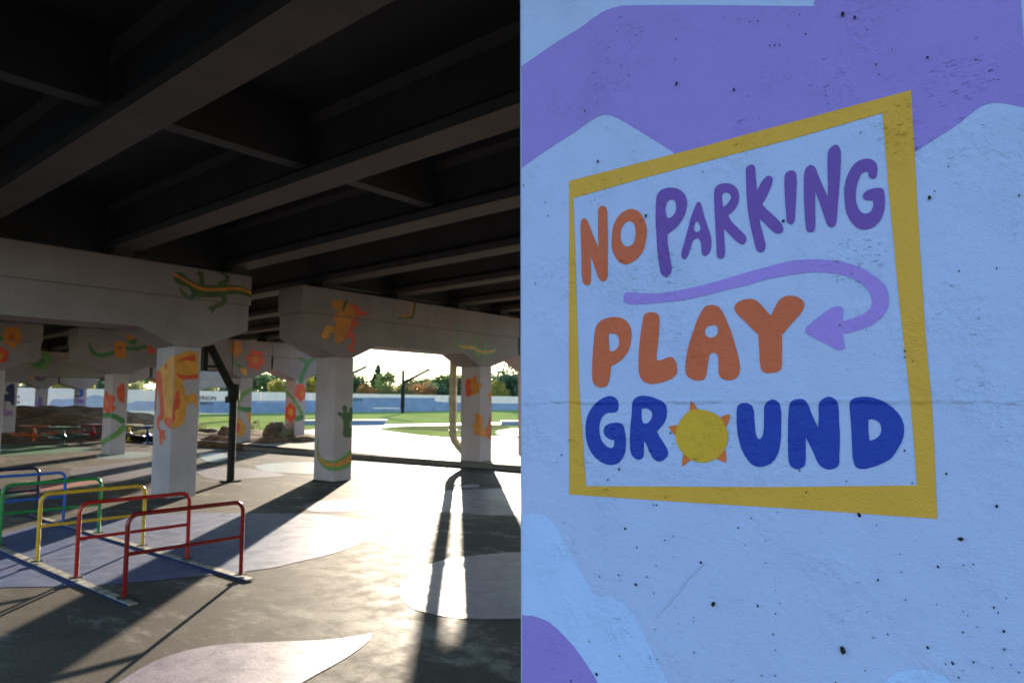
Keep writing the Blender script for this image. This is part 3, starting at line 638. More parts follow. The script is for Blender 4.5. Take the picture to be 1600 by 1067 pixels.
# lizard on the first pier beam
Z1 = (180, 400, 6.667)
for nm, lp in (('lizard_body', [(610, 235), (615, 190), (650, 168), (700, 175), (740, 215), (800, 262), (880, 292), (1000, 302), (1100, 300), (1250, 305), (1340, 325), (1440, 370, 1), (1440, 445, 1), (1380, 425), (1290, 395), (1180, 400), (1050, 430), (930, 432), (860, 430), (800, 390), (760, 330), (690, 310), (640, 280)]),
               ('lizard_leg', stroke([(830, 400), (780, 440), (730, 410), (690, 360), (665, 335)], [50, 45, 35, 28, 14])),
               ('lizard_leg', stroke([(900, 300), (900, 240), (890, 190), (870, 150)], [60, 45, 45, 16])),
               ('lizard_leg', stroke([(1080, 310), (1150, 270), (1170, 230), (1130, 185), (1060, 165)], [70, 60, 45, 35, 14])),
               ('lizard_leg', stroke([(1110, 400), (1140, 450), (1110, 500), (1050, 520), (1000, 560)], [60, 55, 45, 40, 30])),
               ('lizard_foot', [(1000, 520), (970, 485), (990, 520), (955, 558), (995, 560), (1010, 605), (1035, 560), (1045, 530)]),
               ('lizard_foot', [(700, 370), (650, 340), (690, 380), (665, 425), (700, 405), (715, 435), (730, 400)]),
               ('lizard_foot', [(870, 200), (838, 165), (865, 180), (870, 145), (885, 180), (935, 155), (905, 200)])):
    mural(nm, (1, 1), 0, [lp], Z1, C_dg, 1 if nm != 'lizard_leg' else 2, cap=True)
mural('lizard_stripe', (1, 1), 0, [stroke([(620, 200), (680, 225), (760, 275), (850, 325), (950, 350), (1100, 350), (1250, 340), (1340, 355), (1440, 400)], [30, 24, 26, 30, 32, 32, 30, 28, 26])], Z1, C_or, 3, cap=True)
# frog round the first pier column
Z2 = (225, 540, 6.667)
K = (1, 1)
mural('frog_body', K, 1, [[(160, 260), (190, 215), (230, 180), (250, 140), (300, 105), (380, 85), (450, 60), (475, 40), (500, 60), (560, 65, 1), (560, 330), (480, 345), (420, 350), (400, 380), (425, 450), (440, 520), (500, 495), (550, 530), (550, 650), (520, 610), (485, 590), (440, 650), (435, 740), (410, 800), (350, 850), (280, 860), (215, 800), (180, 730), (160, 600), (165, 420)]], Z2, C_ye, 1, label='orange frog body')
mural('frog_leg', K, 1, [[(110, 320), (130, 268), (165, 265), (185, 320), (195, 420), (200, 560), (215, 700), (205, 760), (170, 790), (160, 840), (190, 880), (225, 880), (215, 920), (225, 980), (205, 985), (185, 960), (190, 1020), (165, 1020), (160, 900), (135, 840), (135, 750), (160, 720), (170, 640), (155, 500), (150, 420), (130, 560), (125, 660), (100, 695), (85, 640), (95, 500)]], Z2, C_re, 2)
mural('frog_leg', K, 1, [[(350, 160), (400, 130), (470, 105), (530, 100), (530, 160), (490, 165), (450, 150), (400, 160)]], Z2, C_re, 2)
mural('frog_belly', K, 1, [[(345, 290), (420, 310), (560, 300, 1), (560, 335, 1), (480, 350), (400, 352), (360, 325)]], Z2, C_re, 2)
mural('frog_stripe', K, 1, [[(330, 500), (360, 470), (375, 560), (365, 650), (320, 680), (325, 760), (295, 800), (290, 700), (310, 600)]], Z2, C_re, 2)
mural('frog_stripe', K, 1, [[(215, 800), (235, 750), (290, 760), (285, 855), (240, 840)]], Z2, C_re, 2)
mural('frog_eye', K, 1, [[(215, 225), (225, 190), (240, 200), (245, 250), (228, 245)]], Z2, C_pi, 2)
# second pier: frog on the beam
Z3 = (400, 430, 6.67); K = (2, 1)
mural('frog_body', K, 0, [[(795, 300), (805, 268), (850, 262), (910, 255), (950, 262), (1000, 310), (1050, 320), (1045, 420), (1010, 480), (1000, 560), (950, 620), (900, 680), (850, 715), (820, 680), (815, 560), (830, 500), (795, 450), (830, 400), (860, 380), (800, 340)]], Z3, C_or, 1, True, 'orange frog body on the beam', both=True)
mural('frog_leg', K, 0, [[(1000, 320), (1040, 310), (1080, 360), (1110, 380), (1165, 380), (1160, 405), (1120, 420), (1110, 450), (1080, 410), (1050, 440), (1060, 500), (1080, 525), (1020, 540), (1000, 600), (950, 620), (970, 560), (1000, 480), (1040, 400)]], Z3, C_re, 2, True, both=True)
mural('frog_leg', K, 0, [[(900, 690), (960, 620), (1000, 600), (1035, 650), (1030, 720), (1005, 760), (1035, 790), (1035, 810), (1000, 790), (965, 815), (975, 770), (945, 740), (990, 720), (1005, 680), (985, 650), (940, 660)]], Z3, C_re, 3, True, both=True)
mural('frog_leg', K, 0, [[(680, 630), (710, 570), (730, 530), (790, 525), (815, 560), (800, 595), (760, 590), (765, 640), (720, 665)]], Z3, C_ye, 2, True, both=True)
mural('frog_stripe', K, 0, [[(925, 262), (955, 275), (930, 340), (900, 385), (900, 340)]], Z3, C_dg, 3, True, both=True)
mural('lizard_tail', K, 0, [[(410, 140), (480, 140), (465, 250), (450, 340), (420, 390), (330, 385), (275, 380), (330, 350), (390, 345), (420, 300), (425, 220)]], (580, 440, 6.667), C_dg, 1, True)
mural('lizard_stripe', K, 0, [[(415, 150), (440, 150), (435, 260), (425, 340), (400, 365), (330, 370), (300, 372), (340, 352), (395, 345), (415, 290), (425, 220)]], (580, 440, 6.667), C_or, 2, True)
# lizard on the right haunch of the second pier
Z4 = (580, 440, 6.667)
mural('lizard_body', K, 1, [[(900, 460), (925, 450), (880, 520), (875, 580), (890, 630), (940, 655), (1020, 655), (1090, 670), (1150, 705), (1220, 710), (1290, 690), (1310, 710), (1290, 745), (1200, 765), (1120, 755), (1050, 720), (980, 710), (900, 690), (865, 640), (858, 560)]], Z4, C_lg, 1, True, both=True)
mural('lizard_stripe', K, 1, [[(890, 660), (960, 670), (1050, 670), (1120, 710), (1200, 728), (1290, 705), (1280, 725), (1200, 745), (1120, 735), (1050, 700), (960, 692)]], Z4, C_ye, 2, True, both=True)
for lp in (stroke([(1110, 690), (1090, 640), (1110, 600), (1120, 560)], [30, 22, 20, 10]), stroke([(1190, 720), (1180, 670), (1205, 640), (1215, 600)], [24, 20, 18, 8]), stroke([(1100, 600), (1060, 610)], [16, 8]), stroke([(1200, 760), (1190, 800), (1140, 820)], [30, 24, 10]), stroke([(1080, 730), (1120, 790), (1160, 850)], [24, 20, 10])):
    mural('lizard_leg', K, 1, [lp], Z4, C_lg, 3, True, both=True)
# curled tail at the foot of the second pier's left column, hand above it
Z5 = (360, 520, 4.445)
mural('lizard_tail', K, 0, [[(625, 715), (612, 760), (612, 810), (630, 860), (670, 885), (730, 882), (790, 850), (850, 800, 1), (850, 910, 1), (790, 945), (710, 960), (650, 935), (610, 880), (598, 820), (602, 760)]], Z5, C_lg, 1)
mural('lizard_stripe', K, 0, [[(606, 790), (618, 850), (660, 895), (720, 903), (790, 875), (850, 828, 1), (850, 880, 1), (790, 915), (715, 930), (655, 912), (615, 865)]], Z5, C_or, 2)
mural('painted_hand', K, 0, [[(775, 520), (795, 500), (812, 520), (808, 545), (822, 550), (830, 520), (850, 520, 1), (850, 600), (832, 620), (830, 655), (850, 660), (850, 720, 1), (800, 725), (780, 700), (785, 640), (775, 590), (745, 570), (752, 548), (785, 552)]], Z5, C_dg, 1)
# leaves on the right column of the second pier
Z6 = (690, 540, 7.62)
mural('painted_leaf', K, 1, [[(285, 420), (300, 385, 1), (330, 400), (350, 395), (375, 375), (418, 345, 1), (415, 400), (430, 440), (485, 450, 1), (470, 500), (440, 560), (400, 580), (350, 590), (300, 615, 1), (288, 540), (278, 480)]], Z6, C_or, 1)
mural('painted_leaf', K, 1, [[(288, 430), (320, 400), (350, 400), (335, 470), (360, 520), (350, 585), (300, 608), (288, 540)]], Z6, C_re, 2)
mural('painted_leaf', K, 1, [[(400, 820), (450, 810), (490, 850), (500, 980), (540, 960), (600, 780), (580, 700), (570, 610), (540, 600), (540, 570), (580, 560), (585, 500), (600, 560), (640, 560), (632, 640), (640, 900), (630, 1180, 1), (580, 1130), (540, 1090), (480, 1080), (380, 1040), (390, 990), (355, 940), (400, 930)]], Z6, C_or, 1)
mural('painted_leaf', K, 1, [[(540, 1000), (570, 860), (600, 780), (632, 700), (632, 1170), (575, 1120), (530, 1060)]], Z6, C_pi, 2)
# second row: flowers
K = (1, 2); Z7 = (0, 500, 8.893)
mural('painted_flower', K, 0, [flower(175, 235, 140, 155, 5, .16, .3)], Z7, C_or, 1, True, 'orange flower')
mural('flower_heart', K, 0, [ell(165, 235, 42, 58, 9)], Z7, C_pi, 2, True)
mural('painted_flower', K, 0, [flower(20, 490, 110, 118, 5, .2, .8)], Z7, C_re, 1, True, 'red flower')
mural('flower_heart', K, 0, [ell(8, 500, 36, 48, 9)], Z7, C_or, 2, True)
mural('painted_stem', K, 0, [stroke([(-60, 270), (0, 262), (38, 240)], [60, 50, 30])], Z7, C_gr, 1, True)
K = (2, 2); Z8 = (110, 500, 8.893)
mural('painted_stem', K, 0, [stroke([(262, 310), (280, 390), (330, 460), (410, 490), (500, 480), (600, 455)], [16, 40, 55, 58, 55, 55])], Z8, C_gr, 1, True)
mural('painted_stem', K, 0, [stroke([(780, 385), (880, 400), (980, 385), (1080, 365)], [50, 60, 55, 50])], Z8, C_gr, 2, True)
mural('painted_flower', K, 0, [flower(690, 410, 105, 140, 4, .2, .9)], Z8, C_or, 1, True, 'orange flower with dark heart')
mural('flower_heart', K, 0, [ell(688, 400, 28, 42, 9)], Z8, C_pi, 2, True)
mural('flower_bud', K, 0, [[(790, 215), (825, 192), (880, 215), (920, 260), (915, 310), (880, 350), (850, 330), (800, 290)]], Z8, C_or, 1, True)
mural('flower_bud', K, 0, [[(800, 290), (915, 265), (900, 350), (840, 335)]], Z8, C_gr, 3, True)
mural('flower_bud', K, 0, [[(1060, 350), (1110, 335), (1170, 390), (1175, 450), (1120, 475), (1080, 430)]], Z8, C_re, 3, True)
mural('painted_petal', K, 0, [[(40, 240), (75, 215), (98, 290), (95, 370), (60, 450), (40, 470)]], Z8, C_re, 1, True)
Z9 = (0, 560, 6.154)
mural('painted_flower', K, 0, [[(1010, 340), (1030, 315), (1050, 350), (1090, 355), (1105, 400), (1085, 435), (1108, 470), (1085, 510), (1050, 520), (1030, 535), (1005, 500), (990, 430)]], Z9, C_re, 1, label='red flower')
mural('flower_heart', K, 0, [ell(1022, 425, 14, 34, 9)], Z9, C_or, 2)
mural('painted_petal', K, 0, [[(1195, 250), (1150, 258), (1125, 300), (1130, 370), (1160, 415), (1195, 415)]], Z9, C_re, 1)
mural('painted_stem', K, 0, [stroke([(955, 560), (1050, 545), (1120, 565), (1190, 610)], [34, 50, 48, 46])], Z9, C_gr, 1)
mural('painted_stem', K, 0, [stroke([(1195, 650), (1130, 720), (1040, 770), (945, 850)], [50, 52, 50, 30])], Z9, C_lg, 2)
# right column of that pier
Z10 = (360, 520, 4.445)
mural('painted_flower', K, 1, [flower(40, 110, 48, 62, 5, .2, .3)], Z10, C_or, 1, True, 'orange half flower')
mural('painted_flower', K, 1, [flower(175, 187, 68, 76, 6, .2, .2)], Z10, C_re, 1, True, 'large red flower')
mural('flower_heart', K, 1, [ell(170, 187, 24, 26, 9)], Z10, C_or, 2, True)
mural('painted_stem', K, 1, [stroke([(22, 205), (55, 222), (80, 245)], [14, 16, 26])], Z10, C_gr, 1, True)
mural('flower_bud', K, 1, [[(68, 245), (105, 248), (118, 295), (90, 290)]], Z10, C_ye, 2, True)
mural('painted_stem', K, 1, [stroke([(50, 480), (85, 430), (140, 390)], [34, 32, 30])], Z10, C_lg, 1)
mural('painted_stem', K, 1, [stroke([(40, 515), (90, 530), (140, 532)], [26, 32, 32])], Z10, C_gr, 2)
mural('painted_flower', K, 1, [[(44, 590), (75, 605), (105, 640), (108, 670), (85, 715), (60, 720), (40, 700)]], Z10, C_ye, 1)
mural('flower_heart', K, 1, [[(44, 625), (65, 640), (70, 670), (50, 690), (42, 680)]], Z10, C_re, 2)
mural('painted_petal', K, 1, [[(115, 545), (140, 545), (140, 640), (122, 590)]], Z10, C_ye, 1)
K = (3, 2)
mural('painted_stem', K, 0, [stroke([(480, 185), (515, 195), (530, 230), (500, 290), (488, 345)], [14, 18, 26, 30, 30])], Z10, C_gr, 1, True, both=True)
mural('painted_stem', K, 0, [stroke([(535, 225), (560, 190), (600, 180)], [24, 20, 20])], Z10, C_gr, 2, True, both=True)
mural('painted_flower', K, 0, [flower(487, 412, 42, 66, 5, .2, .3)], Z10, C_re, 1, label='upper red flower')
mural('flower_heart', K, 0, [ell(497, 418, 14, 22, 9)], Z10, C_or, 2)
mural('painted_stem', K, 0, [stroke([(378, 400), (430, 450), (470, 510), (500, 580)], [16, 20, 22, 24])], Z10, C_lg, 1)
mural('painted_stem', K, 0, [stroke([(500, 585), (450, 600)], [30, 26])], Z10, C_gr, 2)
mural('painted_flower', K, 0, [flower(418, 555, 46, 72, 6, .22, .5)], Z10, C_re, 3, label='lower red flower')
mural('flower_heart', K, 0, [ell(420, 550, 16, 28, 9)], Z10, C_ye, 4)
# third row
K = (2, 3)
mural('painted_leaf', K, 0, [[(430, 610), (500, 600), (560, 540), (590, 510), (560, 480), (620, 452), (680, 480), (705, 550), (680, 640), (620, 690), (540, 690), (470, 660)]], Z7, C_lg, 1, True)
mural('painted_leaf', K, 0, [[(440, 612), (510, 600), (590, 540), (640, 545), (600, 620), (520, 655), (470, 650)]], Z7, C_gr, 2, True)
mural('painted_leaf', K, 1, [[(990, 540), (1040, 575), (1130, 600), (1090, 630), (1030, 615)]], Z7, C_ma, 1, True)
Z11 = (0, 590, 9.7)
mural('painted_cloud', K, 0, [[(215, 110), (150, 105), (100, 140), (95, 200), (130, 240), (40, 260), (30, 330), (80, 360), (150, 360), (170, 400), (215, 400)]], Z11, C_nv, 1)
mural('painted_cloud', K, 0, [[(20, 370), (60, 360), (95, 390), (80, 470), (150, 500), (190, 510), (190, 580), (120, 580), (20, 560)]], Z11, C_mv, 1)
K = (2, 4)
mural('painted_band', K, 1, [[(470, 300), (540, 270), (630, 300), (630, 440), (470, 410)]], Z11, C_vi, 1)
mural('painted_band', K, 1, [[(430, 560), (540, 560), (630, 490), (630, 565), (480, 605), (435, 590)]], Z11, C_bl, 1)
mural('painted_band', K, 1, [[(430, 480), (560, 490), (500, 525), (430, 515)]], Z11, C_or, 2)
mural('painted_wave', K, 1, [[(460, 750), (500, 760), (560, 800), (660, 795), (600, 840), (520, 840), (480, 800)]], Z7, C_ma, 1, True, both=True)
mural('painted_wave', K, 1, [[(340, 770), (400, 735), (420, 780), (470, 815), (400, 830), (370, 780)]], Z7, C_or, 1, True, both=True)
K = (3, 4)
mural('painted_wave', K, 0, [[(140, 765), (220, 772), (300, 755), (335, 760), (340, 780), (240, 798), (180, 790)]], Z8, C_bl, 1, True, both=True)
mural('painted_band', K, 0, [[(1090, 265), (1180, 265), (1210, 240), (1180, 180), (1215, 145), (1260, 160), (1262, 270), (1180, 295), (1095, 285)]], Z11, C_bl, 1)
mural('painted_band', K, 0, [[(1095, 345), (1140, 330), (1262, 330), (1262, 385), (1150, 385)]], Z11, C_vi, 2)
mural('painted_band', K, 0, [[(1090, 300), (1262, 310), (1262, 500), (1090, 550)]], Z11, C_lv, 1)
mural('painted_mark', (3, 3), 0, [[(940, 790), (1000, 780), (1080, 830), (1170, 850), (1150, 880), (1050, 860), (980, 860)]], Z8, C_or, 1, True)

# ---------------------------------------------------------------- bar rack (painted hoops on two ground rails)
rack = tag(empty('bar_rack', (3.0, 6.1, 0)), 'row of navy, blue, green, yellow and red painted tube hoops bolted to two ground rails', 'bike rack')
def paintmetal(name, col): 
    m = simple(name, col, .2, .1, 12); m.node_tree.nodes['Principled BSDF'].inputs['Specular IOR Level'].default_value = .5; return m
HC = [('dark red hoop', (.20, .004, .006)), ('bright red hoop', (.40, .012, .006)), ('yellow hoop', (.62, .36, .02)), ('green hoop', (.01, .22, .05)), ('blue hoop', (.015, .11, .45)), ('navy hoop', (.01, .012, .06))]
HY = [6.15, 7.2, 8.25, 9.5, 10.7, 11.75]
M_blue_side = simple('rail_blue', (.008, .02, .09), .7, .1, 10, spec=.1); M_plate = simple('galvanised_plate', (.45, .41, .33), .55, .3, 10, .3)
M_bolt = simple('bolt_steel', (.3, .3, .3), .35, .1, 10, metal=1)
for (lb, c), y in zip(HC, HY):
    r_ = .019; x0, x1, zt_ = 2.50, 3.52, .70; cr = .085; pts = [(x0, y, .03)]
    for k in range(7):
        a = math.pi-math.pi/2*k/6; pts.append((x0+cr+cr*math.cos(a), y, zt_-cr+cr*math.sin(a)))
    for k in range(7):
        a = math.pi/2-math.pi/2*k/6; pts.append((x1-cr+cr*math.cos(a), y, zt_-cr+cr*math.sin(a)))
    pts.append((x1, y, .03))
    pm = paintmetal('painted_'+lb.replace(' ', '_'), c)
    mb = MB(); mb.tube(pts, r_, 16); h = mb.build('hoop', pm, rack, smooth=True); h['label'] = lb
    mb = MB(); mb.tube([(x0+.018, y, .38), (x1-.016, y, .38)], .0155, 14); mb.build('crossbar', pm, h, smooth=True)
    for x in (x0, x1):
        mb = MB(); mb.prism([(x+.06*math.cos(2*math.pi*k/20), y+.045*math.sin(2*math.pi*k/20)) for k in range(20)], .034, .044, 'Z'); fl = mb.build('foot_plate', simple('plate', (.02, .02, .02), .5), h)
for x in (2.50, 3.52):
    mb = MB(); mb.box(x-.04, x+.04, 5.98, 12.0, .006, .02); g = mb.build('ground_rail', M_plate, rack, bevel=.004)
    mb = MB(); mb.box(x-.047, x-.0425, 5.98, 12.0, .004, .018); mb.build('rail_edge', M_blue_side, g)

# ---------------------------------------------------------------- basketball hoop post under the bridge
M_black = simple('black_powder_coat', (.008, .009, .010), .55, .1, 20, spec=.2)
hp = tag(empty('hoop_post', (7.72, 14.03, 0)), 'black basketball post with angled arm and bracket, right of the frog column', 'basketball post')
mb = MB(); mb.tube([(7.72, 14.03, .02), (7.72, 14.03, 1.98)], .078, 18); pl_ = mb.build('pole', M_black, hp, smooth=True)
mb = MB(); mb.box(7.56, 7.88, 13.87, 14.19, .004, .03); mb.build('base_plate', M_black, hp, bevel=.004)
mb = MB(); mb.tube([(7.72, 14.03, 1.72), (7.72, 14.03, 2.06)], .12, 18); mb.build('collar', M_black, hp, smooth=True, bevel=.01)
mb = MB(); mb.box(7.58, 7.64, 13.93, 14.13, 1.66, 1.80); mb.build('clamp', M_black, hp, bevel=.004)
def beam(p, q, w_, h_):
    p, q = Vector(p), Vector(q); d = (q-p).normalized(); s_ = Vector((0, 1, 0)); u = d.cross(s_).normalized()
    mb = MB(); vs = []
    for c in (p, q):
        for a, b in ((-1, -1), (1, -1), (1, 1), (-1, 1)): vs.append(c+s_*a*w_/2+u*b*h_/2)
    mb.add(vs, [(0, 1, 2, 3), (7, 6, 5, 4), (0, 4, 5, 1), (1, 5, 6, 2), (2, 6, 7, 3), (3, 7, 4, 0)]); return mb
beam((7.70, 14.03, 1.92), (7.16, 14.03, 2.84), .14, .12).build('arm', M_black, hp, bevel=.006)
beam((7.05, 14.03, 2.32), (7.05, 14.03, 2.83), .14, .09).build('backboard_bracket', M_black, hp, bevel=.005)
beam((7.10, 14.03, 2.415), (7.38, 14.03, 2.415), .10, .05).build('brace', M_black, hp)

# ---------------------------------------------------------------- round tables with seats
def lathe(mb, prof, cx, cy, n=20):
    rings = [[(cx+r*math.cos(2*math.pi*k/n), cy+r*math.sin(2*math.pi*k/n), z) for k in range(n)] for r, z in prof]
    vs = [q for g in rings for q in g]; fs = []
    for i in range(len(prof)-1):
        for k in range(n): fs.append((i*n+k, i*n+(k+1) % n, (i+1)*n+(k+1) % n, (i+1)*n+k))
    fs += [tuple(reversed(range(n))), tuple((len(prof)-1)*n+k for k in range(n))]
    mb.add(vs, fs)
TG = 'round picnic tables beyond the columns'
def table(px, py, mat, label, rz):
    p = on_z(px, py, 0); e = tag(empty('picnic_table', (p.x, p.y, 0)), label, 'picnic table', TG)
    mb = MB(); lathe(mb, [(.50, .70), (.56, .71), (.57, .735), (.55, .75)], p.x, p.y, 28); mb.build('table_top', mat, e, smooth=True)
    mb = MB(); lathe(mb, [(.20, .0), (.20, .03), (.07, .05), (.05, .22), (.13, .34), (.06, .44), (.05, .64), (.16, .70)], p.x, p.y, 16); mb.build('pedestal', mat, e, smooth=True)
    for k in range(4):
        a = rz+math.pi/2*k; c, s_ = math.cos(a), math.sin(a)
        mb = MB(); mb.tube([(p.x+c*.05, p.y+s_*.05, .30), (p.x+c*.45, p.y+s_*.45, .33), (p.x+c*.80, p.y+s_*.80, .36), (p.x+c*.84, p.y+s_*.84, .42)], .028, 8); ar = mb.build('seat_arm', mat, e, smooth=True)
        mb = MB(); lathe(mb, [(.14, .415), (.19, .425), (.19, .45), (.17, .462)], p.x+c*.84, p.y+s_*.84, 16); mb.build('seat', mat, e, smooth=True)
    return e
table(53, 692, paintmetal('orange_coat', (.55, .10, .02)), 'orange round table with attached seats, leftmost in the row', .2)
table(98, 696, paintmetal('dark_green_coat', (.02, .07, .045)), 'dark green round table with attached seats, second from the left', .6)
table(145, 688, paintmetal('crimson_coat', (.40, .02, .03)), 'crimson round table partly behind the flower column', .3)
table(201, 689, paintmetal('yellow_coat', (.6, .4, .03)), 'yellow round table, mostly hidden behind the flower column', .5)
table(230, 693, paintmetal('navy_coat', (.015, .03, .14)), 'navy round table half behind the frog column', .9)

# ---------------------------------------------------------------- drain pipe at the second pier
M_pipe = simple('cream_pipe_paint', (.45, .40, .26), .5, .15, 4)
cx = 13.70; py = YB[1]+CD+.17
dp = tag(empty('drain_pipe', (cx, py, 0)), 'cream drain pipe running down behind the leaf painted column and bending in at its foot', 'drain pipe')
pbx = on_y(717, 600, 13.3)
px_, py_ = 13.70, 13.30
pts = [(px_, py_, 4.2), (px_, py_, 1.15), (px_, py_, .82), (px_+.04, py_-.02, .66), (px_+.14, py_-.09, .5), (px_+.34, py_-.2, .24), (px_+.4, py_-.25, .1)]
mb = MB(); mb.tube(pts, .105, 18); mb.build('pipe', M_pipe, dp, smooth=True)
for z in (.92, 2.25):
    mb = MB(); lathe(mb, [(.11, z-.02), (.122, z-.02), (.122, z+.02), (.11, z+.02)], px_, py_, 18); mb.build('pipe_collar', M_pipe, dp)
    mb = MB(); mb.box(px_+.05, px_+.16, py_-.22, py_-.1, z-.012, z+.012); mb.build('pipe_bracket', M_pad, dp)
cdt = tag(empty('conduit', (13.5, 24.5, 0)), 'thin grey conduit hanging down the beam beside the flower column', 'conduit')
q = on_y(363.5, 560, 24.6); mb = MB(); mb.tube([(q.x, 24.6, 4.08), (q.x, 24.6, 2.75)], .02, 8); mb.build('pipe', M_pad, cdt)

# ---------------------------------------------------------------- boulders and weeds
def boulder(px, py, s, sz, label, seed, col=(.12, .085, .06)):
    rnd = random.Random(seed); p = on_z(px, py, .12); zz = max(soil_z(p.x, p.y), 0)
    bm = bmesh.new(); bmesh.ops.create_icosphere(bm, subdivisions=4, radius=1)
    from mathutils import noise as nz
    for v in bm.verts:
        d = v.co.normalized(); k = 1+.28*nz.noise(d*1.3+Vector((seed, 0, 0)))+.12*nz.noise(d*3.5+Vector((0, seed, 0)))+.04*nz.noise(d*9)
        v.co = Vector((d.x*s*k, d.y*s*.8*k, max(-.25, d.z*k)*sz))
        if v.co.z > sz*.78: v.co.z = sz*.78+(v.co.z-sz*.78)*.35
    me = bpy.data.meshes.new('boulder'); bm.to_mesh(me); bm.free()
    o = link('boulder', me, simple('rock_%d' % seed, col, .85, .25, 4, .8, 18), None, (p.x, p.y, zz)); o.rotation_euler = (0, 0, rnd.random()*3)
    return tag(o, label, 'boulder')
boulder(431, 692, .55, .62, 'brown flat topped boulder in front of the hammerhead pier', 3)
boulder(326, 684, .55, .45, 'grey brown boulder on the soil just right of the frog column', 5)
boulder(352, 688, .38, .42, 'smaller boulder partly behind the black post', 8, (.16, .10, .06))
def leafblob(n, rx, ry, rz, cz, ls, rnd, clumps=8, shape='round'):
    """leaf-sized faces gathered in clumps through a crown's volume"""
    vs = []; fs = []
    cl = []
    for _ in range(clumps):
        while True:
            c = Vector((rnd.uniform(-1, 1), rnd.uniform(-1, 1), rnd.uniform(-1, 1)))
            if c.length < 1: break
        if shape == 'cone':
            h = (c.z+1)/2; k = (1-h)**.9*.95+.03; c = Vector((c.x*k, c.y*k, c.z))
        cl.append((c, rnd.uniform(.22, .5) if shape != 'cone' else rnd.uniform(.10, .22)*(1.3-(c.z+1)/2)))
    for _ in range(n):
        c, r_ = rnd.choice(cl)
        d = Vector((rnd.gauss(0, 1), rnd.gauss(0, 1), rnd.gauss(0, 1))).normalized()*r_*rnd.random()**.4
        p = c+d; p = Vector((p.x*rx, p.y*ry, p.z*rz+cz))
        a = Vector((rnd.gauss(0, 1), rnd.gauss(0, 1), rnd.gauss(0, .7))).normalized(); b = a.orthogonal().normalized()
        s_ = ls*rnd.uniform(.6, 1.3); k = len(vs)
        vs += [p-a*s_, p+b*s_*.6, p+a*s_, p-b*s_*.6]; fs.append((k, k+1, k+2, k+3))
    return vs, fs
def foliage_mat(name, c1, c2):
    m, t, b = newmat(name); p = pos(t)
    oi = N(t, 'ShaderNodeObjectInfo')
    c = mixc(t, ramp(t, noise(t, p, .9, 4, .6), .35, .65), c4(c1), c4(c2))
    t.links.new(c, b.inputs['Base Color']); b.inputs['Roughness'].default_value = .6
    tr = N(t, 'ShaderNodeBsdfTranslucent'); t.links.new(c, tr.inputs[0])
    mx = N(t, 'ShaderNodeMixShader'); mx.inputs[0].default_value = .4
    out = t.nodes['Material Output']; t.links.new(b.outputs[0], mx.inputs[1]); t.links.new(tr.outputs[0], mx.inputs[2]); t.links.new(mx.outputs[0], out.inputs[0])
    return m
FM = {'green': foliage_mat('leaf_green', (.15, .24, .08), (.10, .16, .05)), 'dark': foliage_mat('leaf_dark', (.10, .18, .10), (.07, .12, .06)), 'conifer': foliage_mat('needle', (.10, .15, .12), (.06, .10, .08)),
      'autumn': foliage_mat('leaf_autumn', (.48, .22, .07), (.32, .2, .07)), 'olive': foliage_mat('leaf_olive', (.28, .28, .11), (.18, .2, .07)), 'yellow': foliage_mat('leaf_yellow', (.42, .34, .05), (.25, .25, .05))}
M_bark = simple('bark', (.09, .065, .045), .9, .3, 8, .6, 20)
rn = random.Random(11)
proto = {}
for kind in FM:
    for v in range(2):
        vs, fs = leafblob(5200 if kind != 'conifer' else 4200, 1, 1, .62, .62, .05, rn, 30 if kind != 'conifer' else 70, 'cone' if kind == 'conifer' else 'round') if kind != 'conifer' else leafblob(5000, .42, .42, .95, 1.02, .042, rn, 90, 'cone')
        me = bpy.data.meshes.new('crown_%s' % kind); me.from_pydata([tuple(q) for q in vs], [], fs); me.materials.append(FM[kind]); proto[(kind, v)] = me
tm = MB(); tm.tube([(0, 0, -.1), (.01, 0, .5), (0, .01, 1.0), (.02, 0, 1.3)], [.06, .045, .03, .01], 8)
for k in range(6):
    a = k*1.05; tm.tube([(0, 0, .4+.1*k), (.25*math.cos(a), .25*math.sin(a), .65+.09*k), (.5*math.cos(a), .5*math.sin(a), .8+.08*k)], [.025, .015, .005], 6)
trunk_me = tm.mesh('trunk', smooth=True); trunk_me.materials.append(M_bark)
ntree = [0]
def tree(px, top, D, width, kind, label, base=1.1):
    """px, top: where its tip shows; D: distance ahead"""
    p = on_d(px, top, D); h = p.z-base; wr = width*.75/F*D
    e = tag(empty('tree', (p.x, p.y, base)), label, 'tree', 'trees beyond the hoarding')
    v = ntree[0] % 2; ntree[0] += 1
    cr = link('crown', proto[(kind, v)], None, e); tk = link('trunk', trunk_me, None, e)
    if kind == 'conifer': cr.scale = (wr/.42, wr/.42, h/1.98)
    else: cr.scale = (wr, wr, h/1.2)
    cr.rotation_euler = (0, 0, rn.random()*6.28); tk.scale = (h*.5, h*.5, h/1.6)
    return e

